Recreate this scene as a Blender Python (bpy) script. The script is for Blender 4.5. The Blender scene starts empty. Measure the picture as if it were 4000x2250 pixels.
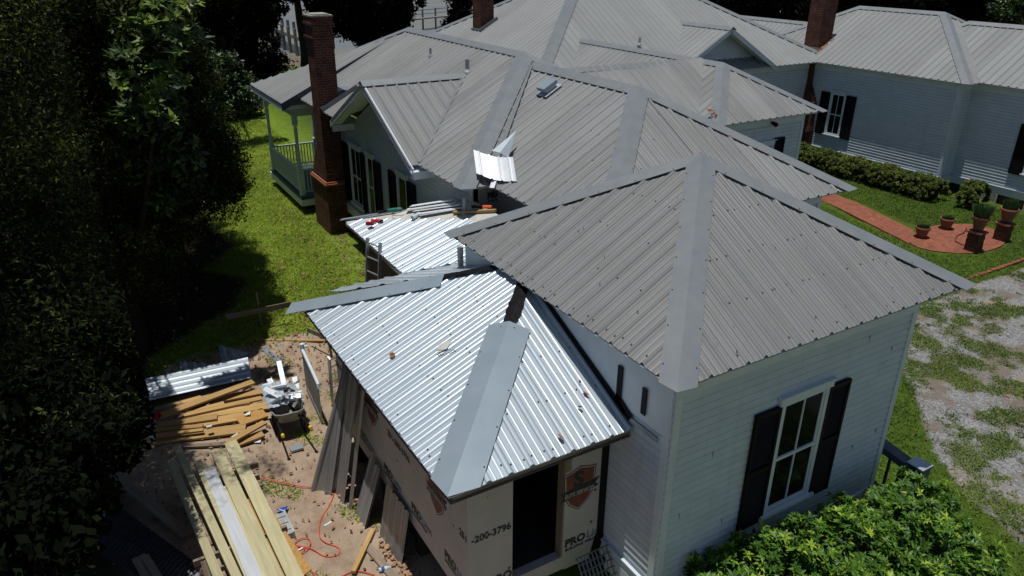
import bpy, math, random
import numpy as np
from mathutils import Vector, Matrix
R = math.radians
rnd = random.Random(7)
# ------------------------------------------------------------------ camera, sky, sun, exposure
sc = bpy.context.scene
CAMZ = 9.3
YAW, PITCH, ROLL, FPX = R(59.0656), R(24.4596), R(-0.4725), 2915.0
def cam_axes():
    cy, sy = math.cos(YAW), math.sin(YAW)
    f0 = np.array([cy, sy, 0]); r0 = np.array([sy, -cy, 0])
    f = f0*math.cos(PITCH)-np.array([0, 0, 1])*math.sin(PITCH)
    d = np.cross(f, r0)
    rr = r0*math.cos(ROLL)+d*math.sin(ROLL); dd = -r0*math.sin(ROLL)+d*math.cos(ROLL)
    return rr, dd, f
RR, DD, FF = cam_axes()
cam = bpy.data.cameras.new('camera'); co = bpy.data.objects.new('camera', cam); sc.collection.objects.link(co)
m = Matrix.Identity(4)
for i in range(3):
    m[i][0] = RR[i]; m[i][1] = -DD[i]; m[i][2] = -FF[i]
m[2][3] = CAMZ
co.matrix_world = m
cam.sensor_width = 36; cam.lens = FPX/4000*36; cam.clip_start = 0.1; cam.clip_end = 5000
sc.camera = co
SUN = Vector((-0.09, 0.01, 1.0)).normalized()
w = bpy.data.worlds.new('World'); sc.world = w; w.use_nodes = True
nt = w.node_tree; bg = nt.nodes['Background']
sky = nt.nodes.new('ShaderNodeTexSky'); sky.sky_type = 'NISHITA'; sky.sun_disc = False
sky.sun_elevation = math.asin(SUN.z); sky.sun_rotation = math.atan2(SUN.x, SUN.y)
sky.altitude = 10; sky.air_density = 1.0; sky.dust_density = 0.6; sky.ozone_density = 1.0
nt.links.new(sky.outputs[0], bg.inputs[0]); bg.inputs[1].default_value = 0.06
sl = bpy.data.lights.new('sun', 'SUN'); sl.energy = 4.6; sl.angle = R(0.53); sl.color = (1.0, 0.965, 0.91)
so = bpy.data.objects.new('sun', sl); sc.collection.objects.link(so)
so.rotation_euler = SUN.to_track_quat('Z', 'Y').to_euler()
sc.view_settings.view_transform = 'Standard'; sc.view_settings.look = 'None'
sc.view_settings.gamma = 1; sc.view_settings.exposure = -0.27
sc.render.engine = 'CYCLES'
sc.cycles.max_bounces = 5; sc.cycles.diffuse_bounces = 3; sc.cycles.glossy_bounces = 2; sc.cycles.transmission_bounces = 2
COL = sc.collection

def ray(px, py):
    return ((px-2000)/FPX)*RR+((py-1125)/FPX)*DD+FF
def gp(px, py, z):
    """point of the place seen at photograph pixel (px, py) on the level z"""
    r = ray(px, py); t = (z-CAMZ)/r[2]
    return Vector((r[0]*t, r[1]*t, z))
def C7(x, y, z): return gp(x*.55205, 1450+y*.55205, z)
def E2(x, y, z): return gp(500+x*.27603, 1350+y*.27603, z)

# ------------------------------------------------------------------ materials
def newmat(name):
    m = bpy.data.materials.new(name); m.use_nodes = True
    return m, m.node_tree, m.node_tree.nodes['Principled BSDF']
def N(nt, t, **k):
    n = nt.nodes.new(t)
    for a, b in k.items(): setattr(n, a, b)
    return n
def noise(nt, scale, detail=4, rough=.55, vec=None, stretch=None):
    n = N(nt, 'ShaderNodeTexNoise'); n.inputs['Scale'].default_value = scale
    n.inputs['Detail'].default_value = detail; n.inputs['Roughness'].default_value = rough
    if vec is None:
        tc = N(nt, 'ShaderNodeTexCoord'); vec = tc.outputs['Object']
    if stretch:
        mp = N(nt, 'ShaderNodeMapping'); mp.inputs['Scale'].default_value = stretch
        nt.links.new(vec, mp.inputs[0]); vec = mp.outputs[0]
    nt.links.new(vec, n.inputs['Vector'])
    return n.outputs['Fac']
def ramp(nt, fac, stops):
    r = N(nt, 'ShaderNodeValToRGB'); e = r.color_ramp.elements
    while len(e) < len(stops): e.new(0.5)
    for el, (p, c) in zip(e, stops):
        el.position = p; el.color = (*c, 1) if len(c) == 3 else c
    nt.links.new(fac, r.inputs[0]); return r.outputs[0]
def mixc(nt, fac, a, b, mode='MIX'):
    n = N(nt, 'ShaderNodeMix', data_type='RGBA', blend_type=mode)
    for s, v in ((0, fac), (6, a), (7, b)):
        if hasattr(v, 'is_linked') or hasattr(v, 'links'): nt.links.new(v, n.inputs[s])
        elif isinstance(v, (int, float)): n.inputs[s].default_value = v
        else: n.inputs[s].default_value = (*v, 1)
    return n.outputs[2]
def math_(nt, op, a, b=None, c=None, clamp=False):
    n = N(nt, 'ShaderNodeMath', operation=op); n.use_clamp = clamp
    for i, v in enumerate((a, b, c)):
        if v is None: continue
        if isinstance(v, (int, float)): n.inputs[i].default_value = v
        else: nt.links.new(v, n.inputs[i])
    return n.outputs[0]
def bump(nt, bs, h, strength=.3, dist=.01):
    b = N(nt, 'ShaderNodeBump'); b.inputs['Strength'].default_value = strength; b.inputs['Distance'].default_value = dist
    nt.links.new(h, b.inputs['Height']); nt.links.new(b.outputs[0], bs.inputs['Normal'])
def simple(name, c1, c2, scale=6, rough=.6, metal=0, bs=.15, spec=.4, stretch=None, lo=.35, hi=.65, dist=.01):
    m, nt, b = newmat(name)
    f = noise(nt, scale, stretch=stretch)
    nt.links.new(ramp(nt, f, [(lo, c1), (hi, c2)]), b.inputs['Base Color'])
    b.inputs['Roughness'].default_value = rough; b.inputs['Metallic'].default_value = metal
    b.inputs['Specular IOR Level'].default_value = spec
    if bs: bump(nt, b, noise(nt, scale*4, stretch=stretch), bs, dist)
    return m
def roofmat(name, base, tint, dirt, rough, metal, var=.10, spec=.5, blotch=.5, rib_line=None):
    m, nt, b = newmat(name)
    uv = N(nt, 'ShaderNodeUVMap'); sep = N(nt, 'ShaderNodeSeparateXYZ'); nt.links.new(uv.outputs[0], sep.inputs[0])
    pan = math_(nt, 'FLOOR', math_(nt, 'DIVIDE', sep.outputs[0], .9144))
    wn = N(nt, 'ShaderNodeTexWhiteNoise', noise_dimensions='1D'); nt.links.new(pan, wn.inputs['W'])
    st = noise(nt, 1.0, 5, .6, uv.outputs[0], (9.0, .35, 1))
    st2 = noise(nt, 1.0, 3, .6, uv.outputs[0], (30.0, .8, 1))
    bl = noise(nt, .8, 6, .65)
    c = mixc(nt, ramp(nt, st, [(.38, (0, 0, 0)), (.72, (1, 1, 1))]), base, tint)
    c = mixc(nt, math_(nt, 'MULTIPLY', ramp(nt, bl, [(.45, (0, 0, 0)), (.8, (1, 1, 1))]), blotch), c, dirt)
    c = mixc(nt, math_(nt, 'MULTIPLY', ramp(nt, st2, [(.55, (0, 0, 0)), (.8, (1, 1, 1))]), blotch*.6), c, dirt)
    if rib_line:   # paler line along one side of every rib
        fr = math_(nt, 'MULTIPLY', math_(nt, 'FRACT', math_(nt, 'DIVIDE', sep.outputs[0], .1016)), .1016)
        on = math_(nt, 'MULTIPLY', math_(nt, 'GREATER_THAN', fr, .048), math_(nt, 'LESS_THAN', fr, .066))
        c = mixc(nt, math_(nt, 'MULTIPLY', on, math_(nt, 'MULTIPLY_ADD', st, .9, .1)), c, rib_line)
    lf = math_(nt, 'FRACT', math_(nt, 'DIVIDE', math_(nt, 'SUBTRACT', sep.outputs[0], .044), .9144))
    c = mixc(nt, math_(nt, 'MULTIPLY', math_(nt, 'LESS_THAN', lf, .008), .6), c, (.06, .06, .06))
    v = math_(nt, 'MULTIPLY_ADD', wn.outputs[0], var, 1-var/2)
    cc = N(nt, 'ShaderNodeVectorMath', operation='SCALE'); nt.links.new(c, cc.inputs[0]); nt.links.new(v, cc.inputs['Scale'])
    fine = noise(nt, 90, 2)
    fv = math_(nt, 'MULTIPLY_ADD', fine, .16, .92)
    c3 = N(nt, 'ShaderNodeVectorMath', operation='SCALE'); nt.links.new(cc.outputs[0], c3.inputs[0]); nt.links.new(fv, c3.inputs['Scale'])
    nt.links.new(c3.outputs[0], b.inputs['Base Color'])
    b.inputs['Metallic'].default_value = metal; b.inputs['Specular IOR Level'].default_value = spec
    nt.links.new(math_(nt, 'MULTIPLY_ADD', bl, .2, rough-.1), b.inputs['Roughness'])
    bump(nt, b, noise(nt, 2.2, 3), .12, .02)
    return m
def brickmat(name, c1, c2, mortar, scale=1.0, rough=.85, rot=None, bw=.2, rh=.075, dark=.5):
    m, nt, b = newmat(name)
    geo = N(nt, 'ShaderNodeNewGeometry'); tc = N(nt, 'ShaderNodeTexCoord')
    sp = N(nt, 'ShaderNodeSeparateXYZ'); nt.links.new(tc.outputs['Object'], sp.inputs[0])
    if rot == 'flat':
        vec = tc.outputs['Object']
    else:
        sn = N(nt, 'ShaderNodeSeparateXYZ'); nt.links.new(geo.outputs['True Normal'], sn.inputs[0])
        ax = math_(nt, 'ABSOLUTE', sn.outputs[0]); g = math_(nt, 'GREATER_THAN', ax, .5)
        u = N(nt, 'ShaderNodeMix', data_type='FLOAT'); nt.links.new(g, u.inputs[0]); nt.links.new(sp.outputs[0], u.inputs[2]); nt.links.new(sp.outputs[1], u.inputs[3])
        cb = N(nt, 'ShaderNodeCombineXYZ'); nt.links.new(u.outputs[0], cb.inputs[0]); nt.links.new(sp.outputs[2], cb.inputs[1]); vec = cb.outputs[0]
    bk = N(nt, 'ShaderNodeTexBrick'); nt.links.new(vec, bk.inputs['Vector'])
    bk.inputs['Scale'].default_value = scale; bk.inputs['Brick Width'].default_value = bw; bk.inputs['Row Height'].default_value = rh
    bk.inputs['Mortar Size'].default_value = .010; bk.inputs['Mortar Smooth'].default_value = .2; bk.inputs['Bias'].default_value = -.2
    bk.inputs['Color1'].default_value = (*c1, 1); bk.inputs['Color2'].default_value = (*c2, 1); bk.inputs['Mortar'].default_value = (*mortar, 1)
    nf = ramp(nt, noise(nt, 3.0, 6, .7), [(.3, (1, 1, 1)), (.75, (dark, dark, dark))])
    c = mixc(nt, 1.0, bk.outputs['Color'], nf, 'MULTIPLY')
    nt.links.new(c, b.inputs['Base Color']); b.inputs['Roughness'].default_value = rough; b.inputs['Specular IOR Level'].default_value = .15
    h = math_(nt, 'MULTIPLY_ADD', bk.outputs['Fac'], -1, noise(nt, 60, 3))
    bump(nt, b, h, .5, .008)
    return m
def woodmat(name, c1, c2, c3, rough=.7):
    m, nt, b = newmat(name)
    uv = N(nt, 'ShaderNodeUVMap')
    g = noise(nt, 1, 6, .65, uv.outputs[0], (1.2, 22, 1))
    o = N(nt, 'ShaderNodeObjectInfo')
    c = ramp(nt, g, [(.3, c1), (.55, c2), (.75, c3)])
    bl = noise(nt, 1.4, 4)
    c = mixc(nt, ramp(nt, bl, [(.5, (0, 0, 0)), (.8, (.5, .5, .5))]), c, c1)
    v = math_(nt, 'MULTIPLY_ADD', o.outputs['Random'], .4, .75)
    cc = N(nt, 'ShaderNodeVectorMath', operation='SCALE'); nt.links.new(c, cc.inputs[0]); nt.links.new(v, cc.inputs['Scale'])
    nt.links.new(cc.outputs[0], b.inputs['Base Color']); b.inputs['Roughness'].default_value = rough; b.inputs['Specular IOR Level'].default_value = .25
    bump(nt, b, g, .2, .004)
    return m
def leafmat(name, dark, mid, light, rough=.45, spec=.5, trans=.15):
    m, nt, b = newmat(name)
    a = N(nt, 'ShaderNodeAttribute', attribute_name='tone')
    c = ramp(nt, a.outputs['Fac'], [(0, dark), (.6, mid), (1, light)])
    nt.links.new(c, b.inputs['Base Color']); b.inputs['Roughness'].default_value = rough; b.inputs['Specular IOR Level'].default_value = spec
    if trans:
        tr = N(nt, 'ShaderNodeBsdfTranslucent'); nt.links.new(c, tr.inputs[0])
        mx = N(nt, 'ShaderNodeMixShader'); mx.inputs[0].default_value = trans
        nt.links.new(b.outputs[0], mx.inputs[1]); nt.links.new(tr.outputs[0], mx.inputs[2])
        nt.links.new(mx.outputs[0], nt.nodes['Material Output'].inputs[0])
    return m
M = {}
M['old'] = roofmat('weathered_metal', (.143, .155, .165), (.174, .18, .181), (.118, .114, .106), .55, .1, .24, spec=.35, rib_line=(.34, .32, .28))
M['old_mid'] = roofmat('weathered_metal_mid', (.167, .180, .189), (.20, .207, .206), (.143, .137, .126), .55, .1, .20, spec=.35, rib_line=(.30, .29, .265))
M['old_far'] = roofmat('weathered_metal_pale', (.21, .226, .235), (.24, .248, .245), (.178, .175, .168), .58, .06, .16, spec=.3, rib_line=(.29, .29, .28))
M['cap'] = simple('weathered_cap', (.185, .207, .22), (.215, .235, .245), 3, .45, .2, .1, .5)
M['new'] = roofmat('new_galvalume', (.40, .47, .53), (.48, .54, .59), (.35, .41, .47), .40, .32, .12, blotch=.35)
M['newcap'] = simple('new_cap_metal', (.30, .37, .42), (.34, .41, .46), 2, .36, .4, .04, .5)
M['white'] = simple('white_paint', (.54, .61, .67), (.62, .68, .73), 2.5, .5, 0, .06, .4)
def sidingmat():
    m, nt, b = newmat('white_siding_paint')
    c = ramp(nt, noise(nt, 1.7, 4, .55, None, (1, 1, 3)), [(.35, (.49, .565, .63)), (.65, (.57, .64, .69))])
    stv = noise(nt, 1.0, 6, .7, None, (7, 7, .5)); bl = noise(nt, .7, 5, .6)
    c = mixc(nt, math_(nt, 'MULTIPLY', ramp(nt, stv, [(.52, (0, 0, 0)), (.75, (1, 1, 1))]), .35), c, (.33, .37, .36))
    c = mixc(nt, math_(nt, 'MULTIPLY', ramp(nt, bl, [(.5, (0, 0, 0)), (.75, (1, 1, 1))]), .35), c, (.40, .47, .46))
    sp = noise(nt, 9, 3, .5); c = mixc(nt, ramp(nt, sp, [(.72, (0, 0, 0)), (.76, (.6, .6, .6))]), c, (.16, .17, .15))
    nt.links.new(c, b.inputs['Base Color']); b.inputs['Roughness'].default_value = .55; b.inputs['Specular IOR Level'].default_value = .35
    bump(nt, b, noise(nt, 3, 4), .12, .02)
    return m
M['siding'] = sidingmat()
M['gap'] = simple('lap_shade_and_joint', (.20, .24, .27), (.34, .39, .43), 1.3, .8, 0, 0, .1)  # dark tone for painted shade under the laps, and for butt joints
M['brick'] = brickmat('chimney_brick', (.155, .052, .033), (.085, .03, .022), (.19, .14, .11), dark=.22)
M['brick_lit'] = brickmat('painted_lit_brick', (.42, .15, .075), (.30, .10, .055), (.25, .17, .12), dark=.7)  # brighter copy of the chimney brick, sunlight painted into the ledge
M['paver'] = brickmat('brick_paving', (.36, .12, .07), (.25, .085, .055), (.17, .10, .07), rot='flat', bw=.2, rh=.1, dark=.55)
M['concrete'] = simple('mortar_cap', (.26, .25, .23), (.38, .36, .33), 14, .9, 0, .4, .2)
M['black'] = simple('black_paint', (.005, .0055, .006), (.009, .0095, .011), 5, .6, 0, .05, .12)
M['tar'] = simple('black_flashing_tape', (.003, .003, .004), (.009, .0095, .011), 18, .55, 0, .8, .12)
M['rubber'] = simple('black_rubber', (.012, .012, .012), (.025, .025, .025), 10, .7, 0, .2, .3)
M['dark_inside'] = simple('unlit_interior', (.03, .028, .026), (.05, .045, .04), 4, .9, 0, 0, .1)
def glassmat():
    m, nt, b = newmat('window_glass')
    b.inputs['Base Color'].default_value = (.006, .008, .009, 1); b.inputs['Roughness'].default_value = .12
    b.inputs['Specular IOR Level'].default_value = .3; b.inputs['IOR'].default_value = 1.17
    f = noise(nt, 1.3, 2); bump(nt, b, f, .05, .02)
    return m
M['glass'] = glassmat()
def wrapmat():
    m, nt, b = newmat('house_wrap')
    c = ramp(nt, noise(nt, 1.6, 5), [(.3, (.36, .34, .335)), (.7, (.44, .415, .405))])
    vo = N(nt, 'ShaderNodeTexVoronoi'); vo.inputs['Scale'].default_value = 3.4
    tc = N(nt, 'ShaderNodeTexCoord'); nt.links.new(tc.outputs['Object'], vo.inputs['Vector'])
    d = math_(nt, 'LESS_THAN', vo.outputs['Distance'], .085)
    c = mixc(nt, d, c, (.10, .035, .03))
    nt.links.new(c, b.inputs['Base Color']); b.inputs['Roughness'].default_value = .55
    bump(nt, b, noise(nt, 5, 4, .6), .35, .02)
    return m
M['wrap'] = wrapmat()
M['felt'] = simple('roof_underlayment', (.40, .40, .37), (.52, .52, .49), 5, .8, 0, .3, .3)
M['ink'] = simple('black_print', (.02, .02, .022), (.035, .035, .037), 20, .6, 0, 0, .3)
M['ink_blue'] = simple('blue_print', (.10, .17, .27), (.13, .2, .3), 20, .6, 0, 0, .3)
M['ink_red'] = simple('red_print', (.13, .04, .028), (.18, .055, .038), 20, .6, 0, 0, .3)
M['ink_pale'] = simple('pale_print', (.38, .35, .32), (.42, .38, .35), 20, .6, 0, 0, .3)
M['pine'] = woodmat('pine_board', (.30, .18, .065), (.43, .275, .11), (.54, .38, .18))
M['pale_pine'] = woodmat('treated_pine', (.36, .33, .19), (.47, .43, .26), (.54, .50, .32))
M['grey_wood'] = woodmat('weathered_wood', (.14, .11, .08), (.24, .19, .14), (.33, .27, .2))
M['osb'] = simple('osb_board', (.30, .16, .045), (.48, .29, .10), 30, .75, 0, .3, .2, lo=.3, hi=.7)
M['frost'] = woodmat('white_primed_board', (.5, .53, .55), (.60, .63, .66), (.66, .68, .7))
M['galv'] = simple('galvanised_offcut', (.44, .49, .53), (.60, .64, .67), 5, .35, .4, .1, .5)
M['alu'] = simple('aluminium', (.26, .27, .28), (.36, .38, .39), 9, .42, .5, .1, .5)
M['pipe'] = simple('grey_vent_pipe', (.30, .32, .33), (.40, .42, .43), 9, .5, .2, .1, .5)
M['leansheet'] = roofmat('brown_backed_sheet', (.25, .25, .25), (.32, .315, .31), (.17, .165, .16), .38, .45, .3)
M['yellow'] = simple('yellow_plastic', (.75, .52, .02), (.8, .58, .03), 5, .4, 0, 0)
M['red'] = simple('red_plastic', (.42, .02, .025), (.5, .03, .035), 5, .4, 0, 0)
M['green'] = simple('green_plastic', (.02, .13, .10), (.03, .17, .13), 5, .4, 0, 0)
M['orange'] = simple('orange_plastic', (.65, .10, .03), (.72, .14, .04), 5, .4, 0, 0)
M['cord'] = simple('red_cord_jacket', (.62, .06, .03), (.7, .08, .04), 5, .4, 0, 0)
M['blue'] = simple('blue_plastic', (.02, .07, .32), (.03, .09, .38), 5, .4, 0, 0)
M['teal'] = simple('teal_string', (.10, .5, .38), (.15, .6, .45), 5, .5, 0, 0)
M['greyplastic'] = simple('grey_plastic', (.13, .15, .17), (.19, .21, .23), 5, .5, 0, .1)
M['tray'] = simple('worn_grey_tray', (.22, .215, .20), (.34, .33, .30), 7, .6, .1, .2)
M['terra'] = simple('terracotta', (.17, .07, .045), (.26, .11, .075), 7, .8, 0, .2, .2)
M['strip'] = simple('white_trim_metal', (.74, .78, .82), (.82, .85, .88), 6, .35, .1, 0, .5)
M['soil'] = simple('potting_soil', (.02, .014, .01), (.05, .035, .025), 30, .9, 0, .6, .1)
M['lattice'] = simple('cream_lattice', (.42, .40, .33), (.5, .47, .40), 5, .6, 0, .1)
M['slate'] = simple('painted_shade_slate', (.045, .06, .08), (.075, .095, .12), 6, .5, 0, .1)
M['bark'] = simple('bark', (.02, .015, .012), (.05, .038, .03), 12, .9, 0, .9, .1, stretch=(3, 3, .6), dist=.03)
M['pier'] = simple('weathered_pier_wood', (.12, .12, .11), (.26, .25, .23), 6, .85, 0, .4, .2)
M['mesh'] = simple('black_tarp', (.008, .010, .013), (.02, .024, .03), 6, .45, 0, .3, .5)
M['rust'] = simple('rust', (.20, .06, .02), (.36, .14, .05), 25, .9, 0, .4, .1)
M['clear'] = simple('cloudy_plastic', (.45, .55, .60), (.6, .7, .74), 6, .2, 0, 0, .6)
M['dead'] = leafmat('dead_leaf', (.10, .05, .025), (.22, .12, .06), (.36, .22, .12), .7, .2, .1)
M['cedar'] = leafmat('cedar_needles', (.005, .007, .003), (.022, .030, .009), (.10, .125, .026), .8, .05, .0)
M['cedar_lit'] = leafmat('cedar_painted_sunlit', (.02, .028, .007), (.08, .11, .02), (.28, .36, .05), .7, .1, .1)  # brighter copy of the cedar colours, sunlight painted in
M['magnolia'] = leafmat('magnolia_leaf', (.009, .018, .005), (.036, .07, .012), (.16, .235, .035), .42, .22, .1)
M['shrub'] = leafmat('shrub_leaf', (.012, .022, .008), (.045, .09, .02), (.14, .23, .04), .45, .45, .15)
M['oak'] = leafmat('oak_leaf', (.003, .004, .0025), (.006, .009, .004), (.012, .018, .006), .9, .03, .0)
M['hedge'] = leafmat('hedge_leaf', (.03, .045, .008), (.10, .145, .018), (.22, .26, .035), .6, .3, .15)
M['photinia'] = leafmat('glossy_bush_leaf', (.02, .055, .008), (.08, .19, .018), (.30, .42, .035), .45, .3, .2)
M['grassblade'] = leafmat('grass_blade', (.14, .185, .016), (.265, .36, .03), (.41, .47, .06), .6, .3, .2)
M['lushgrass'] = leafmat('lush_grass_blade', (.035, .065, .010), (.075, .135, .016), (.15, .22, .03), .6, .2, .15)
M['weedblade'] = leafmat('weed_blade', (.055, .09, .015), (.11, .175, .025), (.20, .25, .05), .7, .15, .1)
M['herb'] = leafmat('pot_herb', (.02, .045, .015), (.05, .10, .03), (.10, .17, .05), .6, .3, .1)

# ------------------------------------------------------------------ object helpers
def link(o, parent=None):
    COL.objects.link(o)
    if parent: o.parent = parent
    return o
def origin(o):
    v = Vector((0, 0, 0))
    while o is not None:
        v += o.location; o = o.parent
    return v
def tag(o, label=None, cat=None, group=None, kind=None):
    if label: o['label'] = label
    if cat: o['category'] = cat
    if group: o['group'] = group
    if kind: o['kind'] = kind
    return o
def empty(name, loc, label, cat, group=None):
    o = bpy.data.objects.new(name, None); o.location = loc; o.empty_display_size = .2; link(o)
    return tag(o, label, cat, group)
class MB:
    def __init__(s): s.v = []; s.f = []; s.mi = []; s.uv = []
    def add(s, vs, fs, mi=0, uvs=None):
        b = len(s.v); s.v += [tuple(x) for x in vs]
        for k, f in enumerate(fs):
            s.f.append(tuple(b+i for i in f)); s.mi.append(mi)
            s.uv.append(uvs[k] if uvs else None)
    def quad(s, a, b, c, d, mi=0): s.add([a, b, c, d], [(0, 1, 2, 3)], mi)
    def box(s, x0, x1, y0, y1, z0, z1, mi=0):
        L = [(x0, y0, z0), (x1, y0, z0), (x1, y1, z0), (x0, y1, z0), (x0, y0, z1), (x1, y0, z1), (x1, y1, z1), (x0, y1, z1)]
        s.add(L, [(3, 2, 1, 0), (4, 5, 6, 7), (0, 1, 5, 4), (1, 2, 6, 5), (2, 3, 7, 6), (3, 0, 4, 7)], mi)
    def beam(s, p0, p1, wd, h, up=(0, 0, 1), mi=0, taper=1.0):
        p0 = Vector(p0); p1 = Vector(p1); d = (p1-p0); ln = d.length; d.normalize(); up = Vector(up)
        sx = d.cross(up)
        if sx.length < 1e-4: sx = d.cross(Vector((1, 0, 0)))
        sx.normalize(); u = sx.cross(d)
        L = []
        for p, t in ((p0, 1), (p1, taper)):
            for a, b in ((-1, -1), (1, -1), (1, 1), (-1, 1)): L.append(p+sx*(a*wd/2*t)+u*(b*h/2*t))
        F = [(0, 1, 2, 3), (7, 6, 5, 4), (1, 0, 4, 5), (2, 1, 5, 6), (3, 2, 6, 7), (0, 3, 7, 4)]
        uq = [(0, 0), (0, wd), (ln, wd), (ln, 0)]
        uvs = [[(0, 0), (0, wd), (h, wd), (h, 0)]]*2+[[(0, 0), (0, wd), (ln, wd), (ln, 0)]]*4
        o = rnd.random()*20
        uvs = [[(a+o, b+o) for a, b in q] for q in uvs]
        s.add(L, F, mi, uvs)
    def tube(s, pts, r, n=8, mi=0, cap=True):
        pts = [Vector(p) for p in pts]; rs = r if isinstance(r, (list, tuple)) else [r]*len(pts)
        b = len(s.v); prev = None
        for i, p in enumerate(pts):
            d = (pts[min(i+1, len(pts)-1)]-pts[max(i-1, 0)]).normalized()
            if prev is None:
                a = d.cross(Vector((0, 0, 1)))
                if a.length < .05: a = d.cross(Vector((1, 0, 0)))
            else: a = prev-d*prev.dot(d)
            a.normalize(); prev = a; c = d.cross(a)
            for k in range(n):
                t = 2*math.pi*k/n; s.v.append(tuple(p+a*(math.cos(t)*rs[i])+c*(math.sin(t)*rs[i])))
        for i in range(len(pts)-1):
            for k in range(n):
                s.f.append((b+i*n+k, b+i*n+(k+1) % n, b+(i+1)*n+(k+1) % n, b+(i+1)*n+k)); s.mi.append(mi); s.uv.append(None)
        if cap:
            for i, rev in ((0, True), (len(pts)-1, False)):
                f = [b+i*n+k for k in range(n)]
                s.f.append(tuple(f[::-1] if rev else f)); s.mi.append(mi); s.uv.append(None)
    def lathe(s, c, prof, n=20, mi=0):
        b = len(s.v)
        for r, z in prof:
            for k in range(n):
                t = 2*math.pi*k/n; s.v.append((c[0]+r*math.cos(t), c[1]+r*math.sin(t), c[2]+z))
        for i in range(len(prof)-1):
            for k in range(n):
                s.f.append((b+i*n+k, b+i*n+(k+1) % n, b+(i+1)*n+(k+1) % n, b+(i+1)*n+k)); s.mi.append(mi); s.uv.append(None)
    def build(s, name, mats, parent=None, smooth=False, loc=None):
        o0 = origin(parent) if parent else (Vector(loc) if loc is not None else Vector((0, 0, 0)))
        me = bpy.data.meshes.new(name)
        me.from_pydata([(x-o0.x, y-o0.y, z-o0.z) for x, y, z in s.v], [], s.f)
        if not isinstance(mats, (list, tuple)): mats = [mats]
        for mm in mats: me.materials.append(mm)
        me.polygons.foreach_set('material_index', s.mi)
        if any(u is not None for u in s.uv):
            ul = me.uv_layers.new(name='UVMap'); data = []
            for p, u in zip(me.polygons, s.uv):
                for q in range(p.loop_total): data += list(u[q]) if u else [0, 0]
            ul.data.foreach_set('uv', data)
        if smooth: me.polygons.foreach_set('use_smooth', [True]*len(me.polygons))
        me.update()
        o = bpy.data.objects.new(name, me)
        if not parent: o.location = o0
        return link(o, parent)
def thing(mb, name, mats, label, cat, group=None, smooth=False):
    xs = np.array(mb.v); c = (xs.min(0)+xs.max(0))/2
    o = mb.build(name, mats, None, smooth, (c[0], c[1], xs[:, 2].min()))
    return tag(o, label, cat, group)

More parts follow.
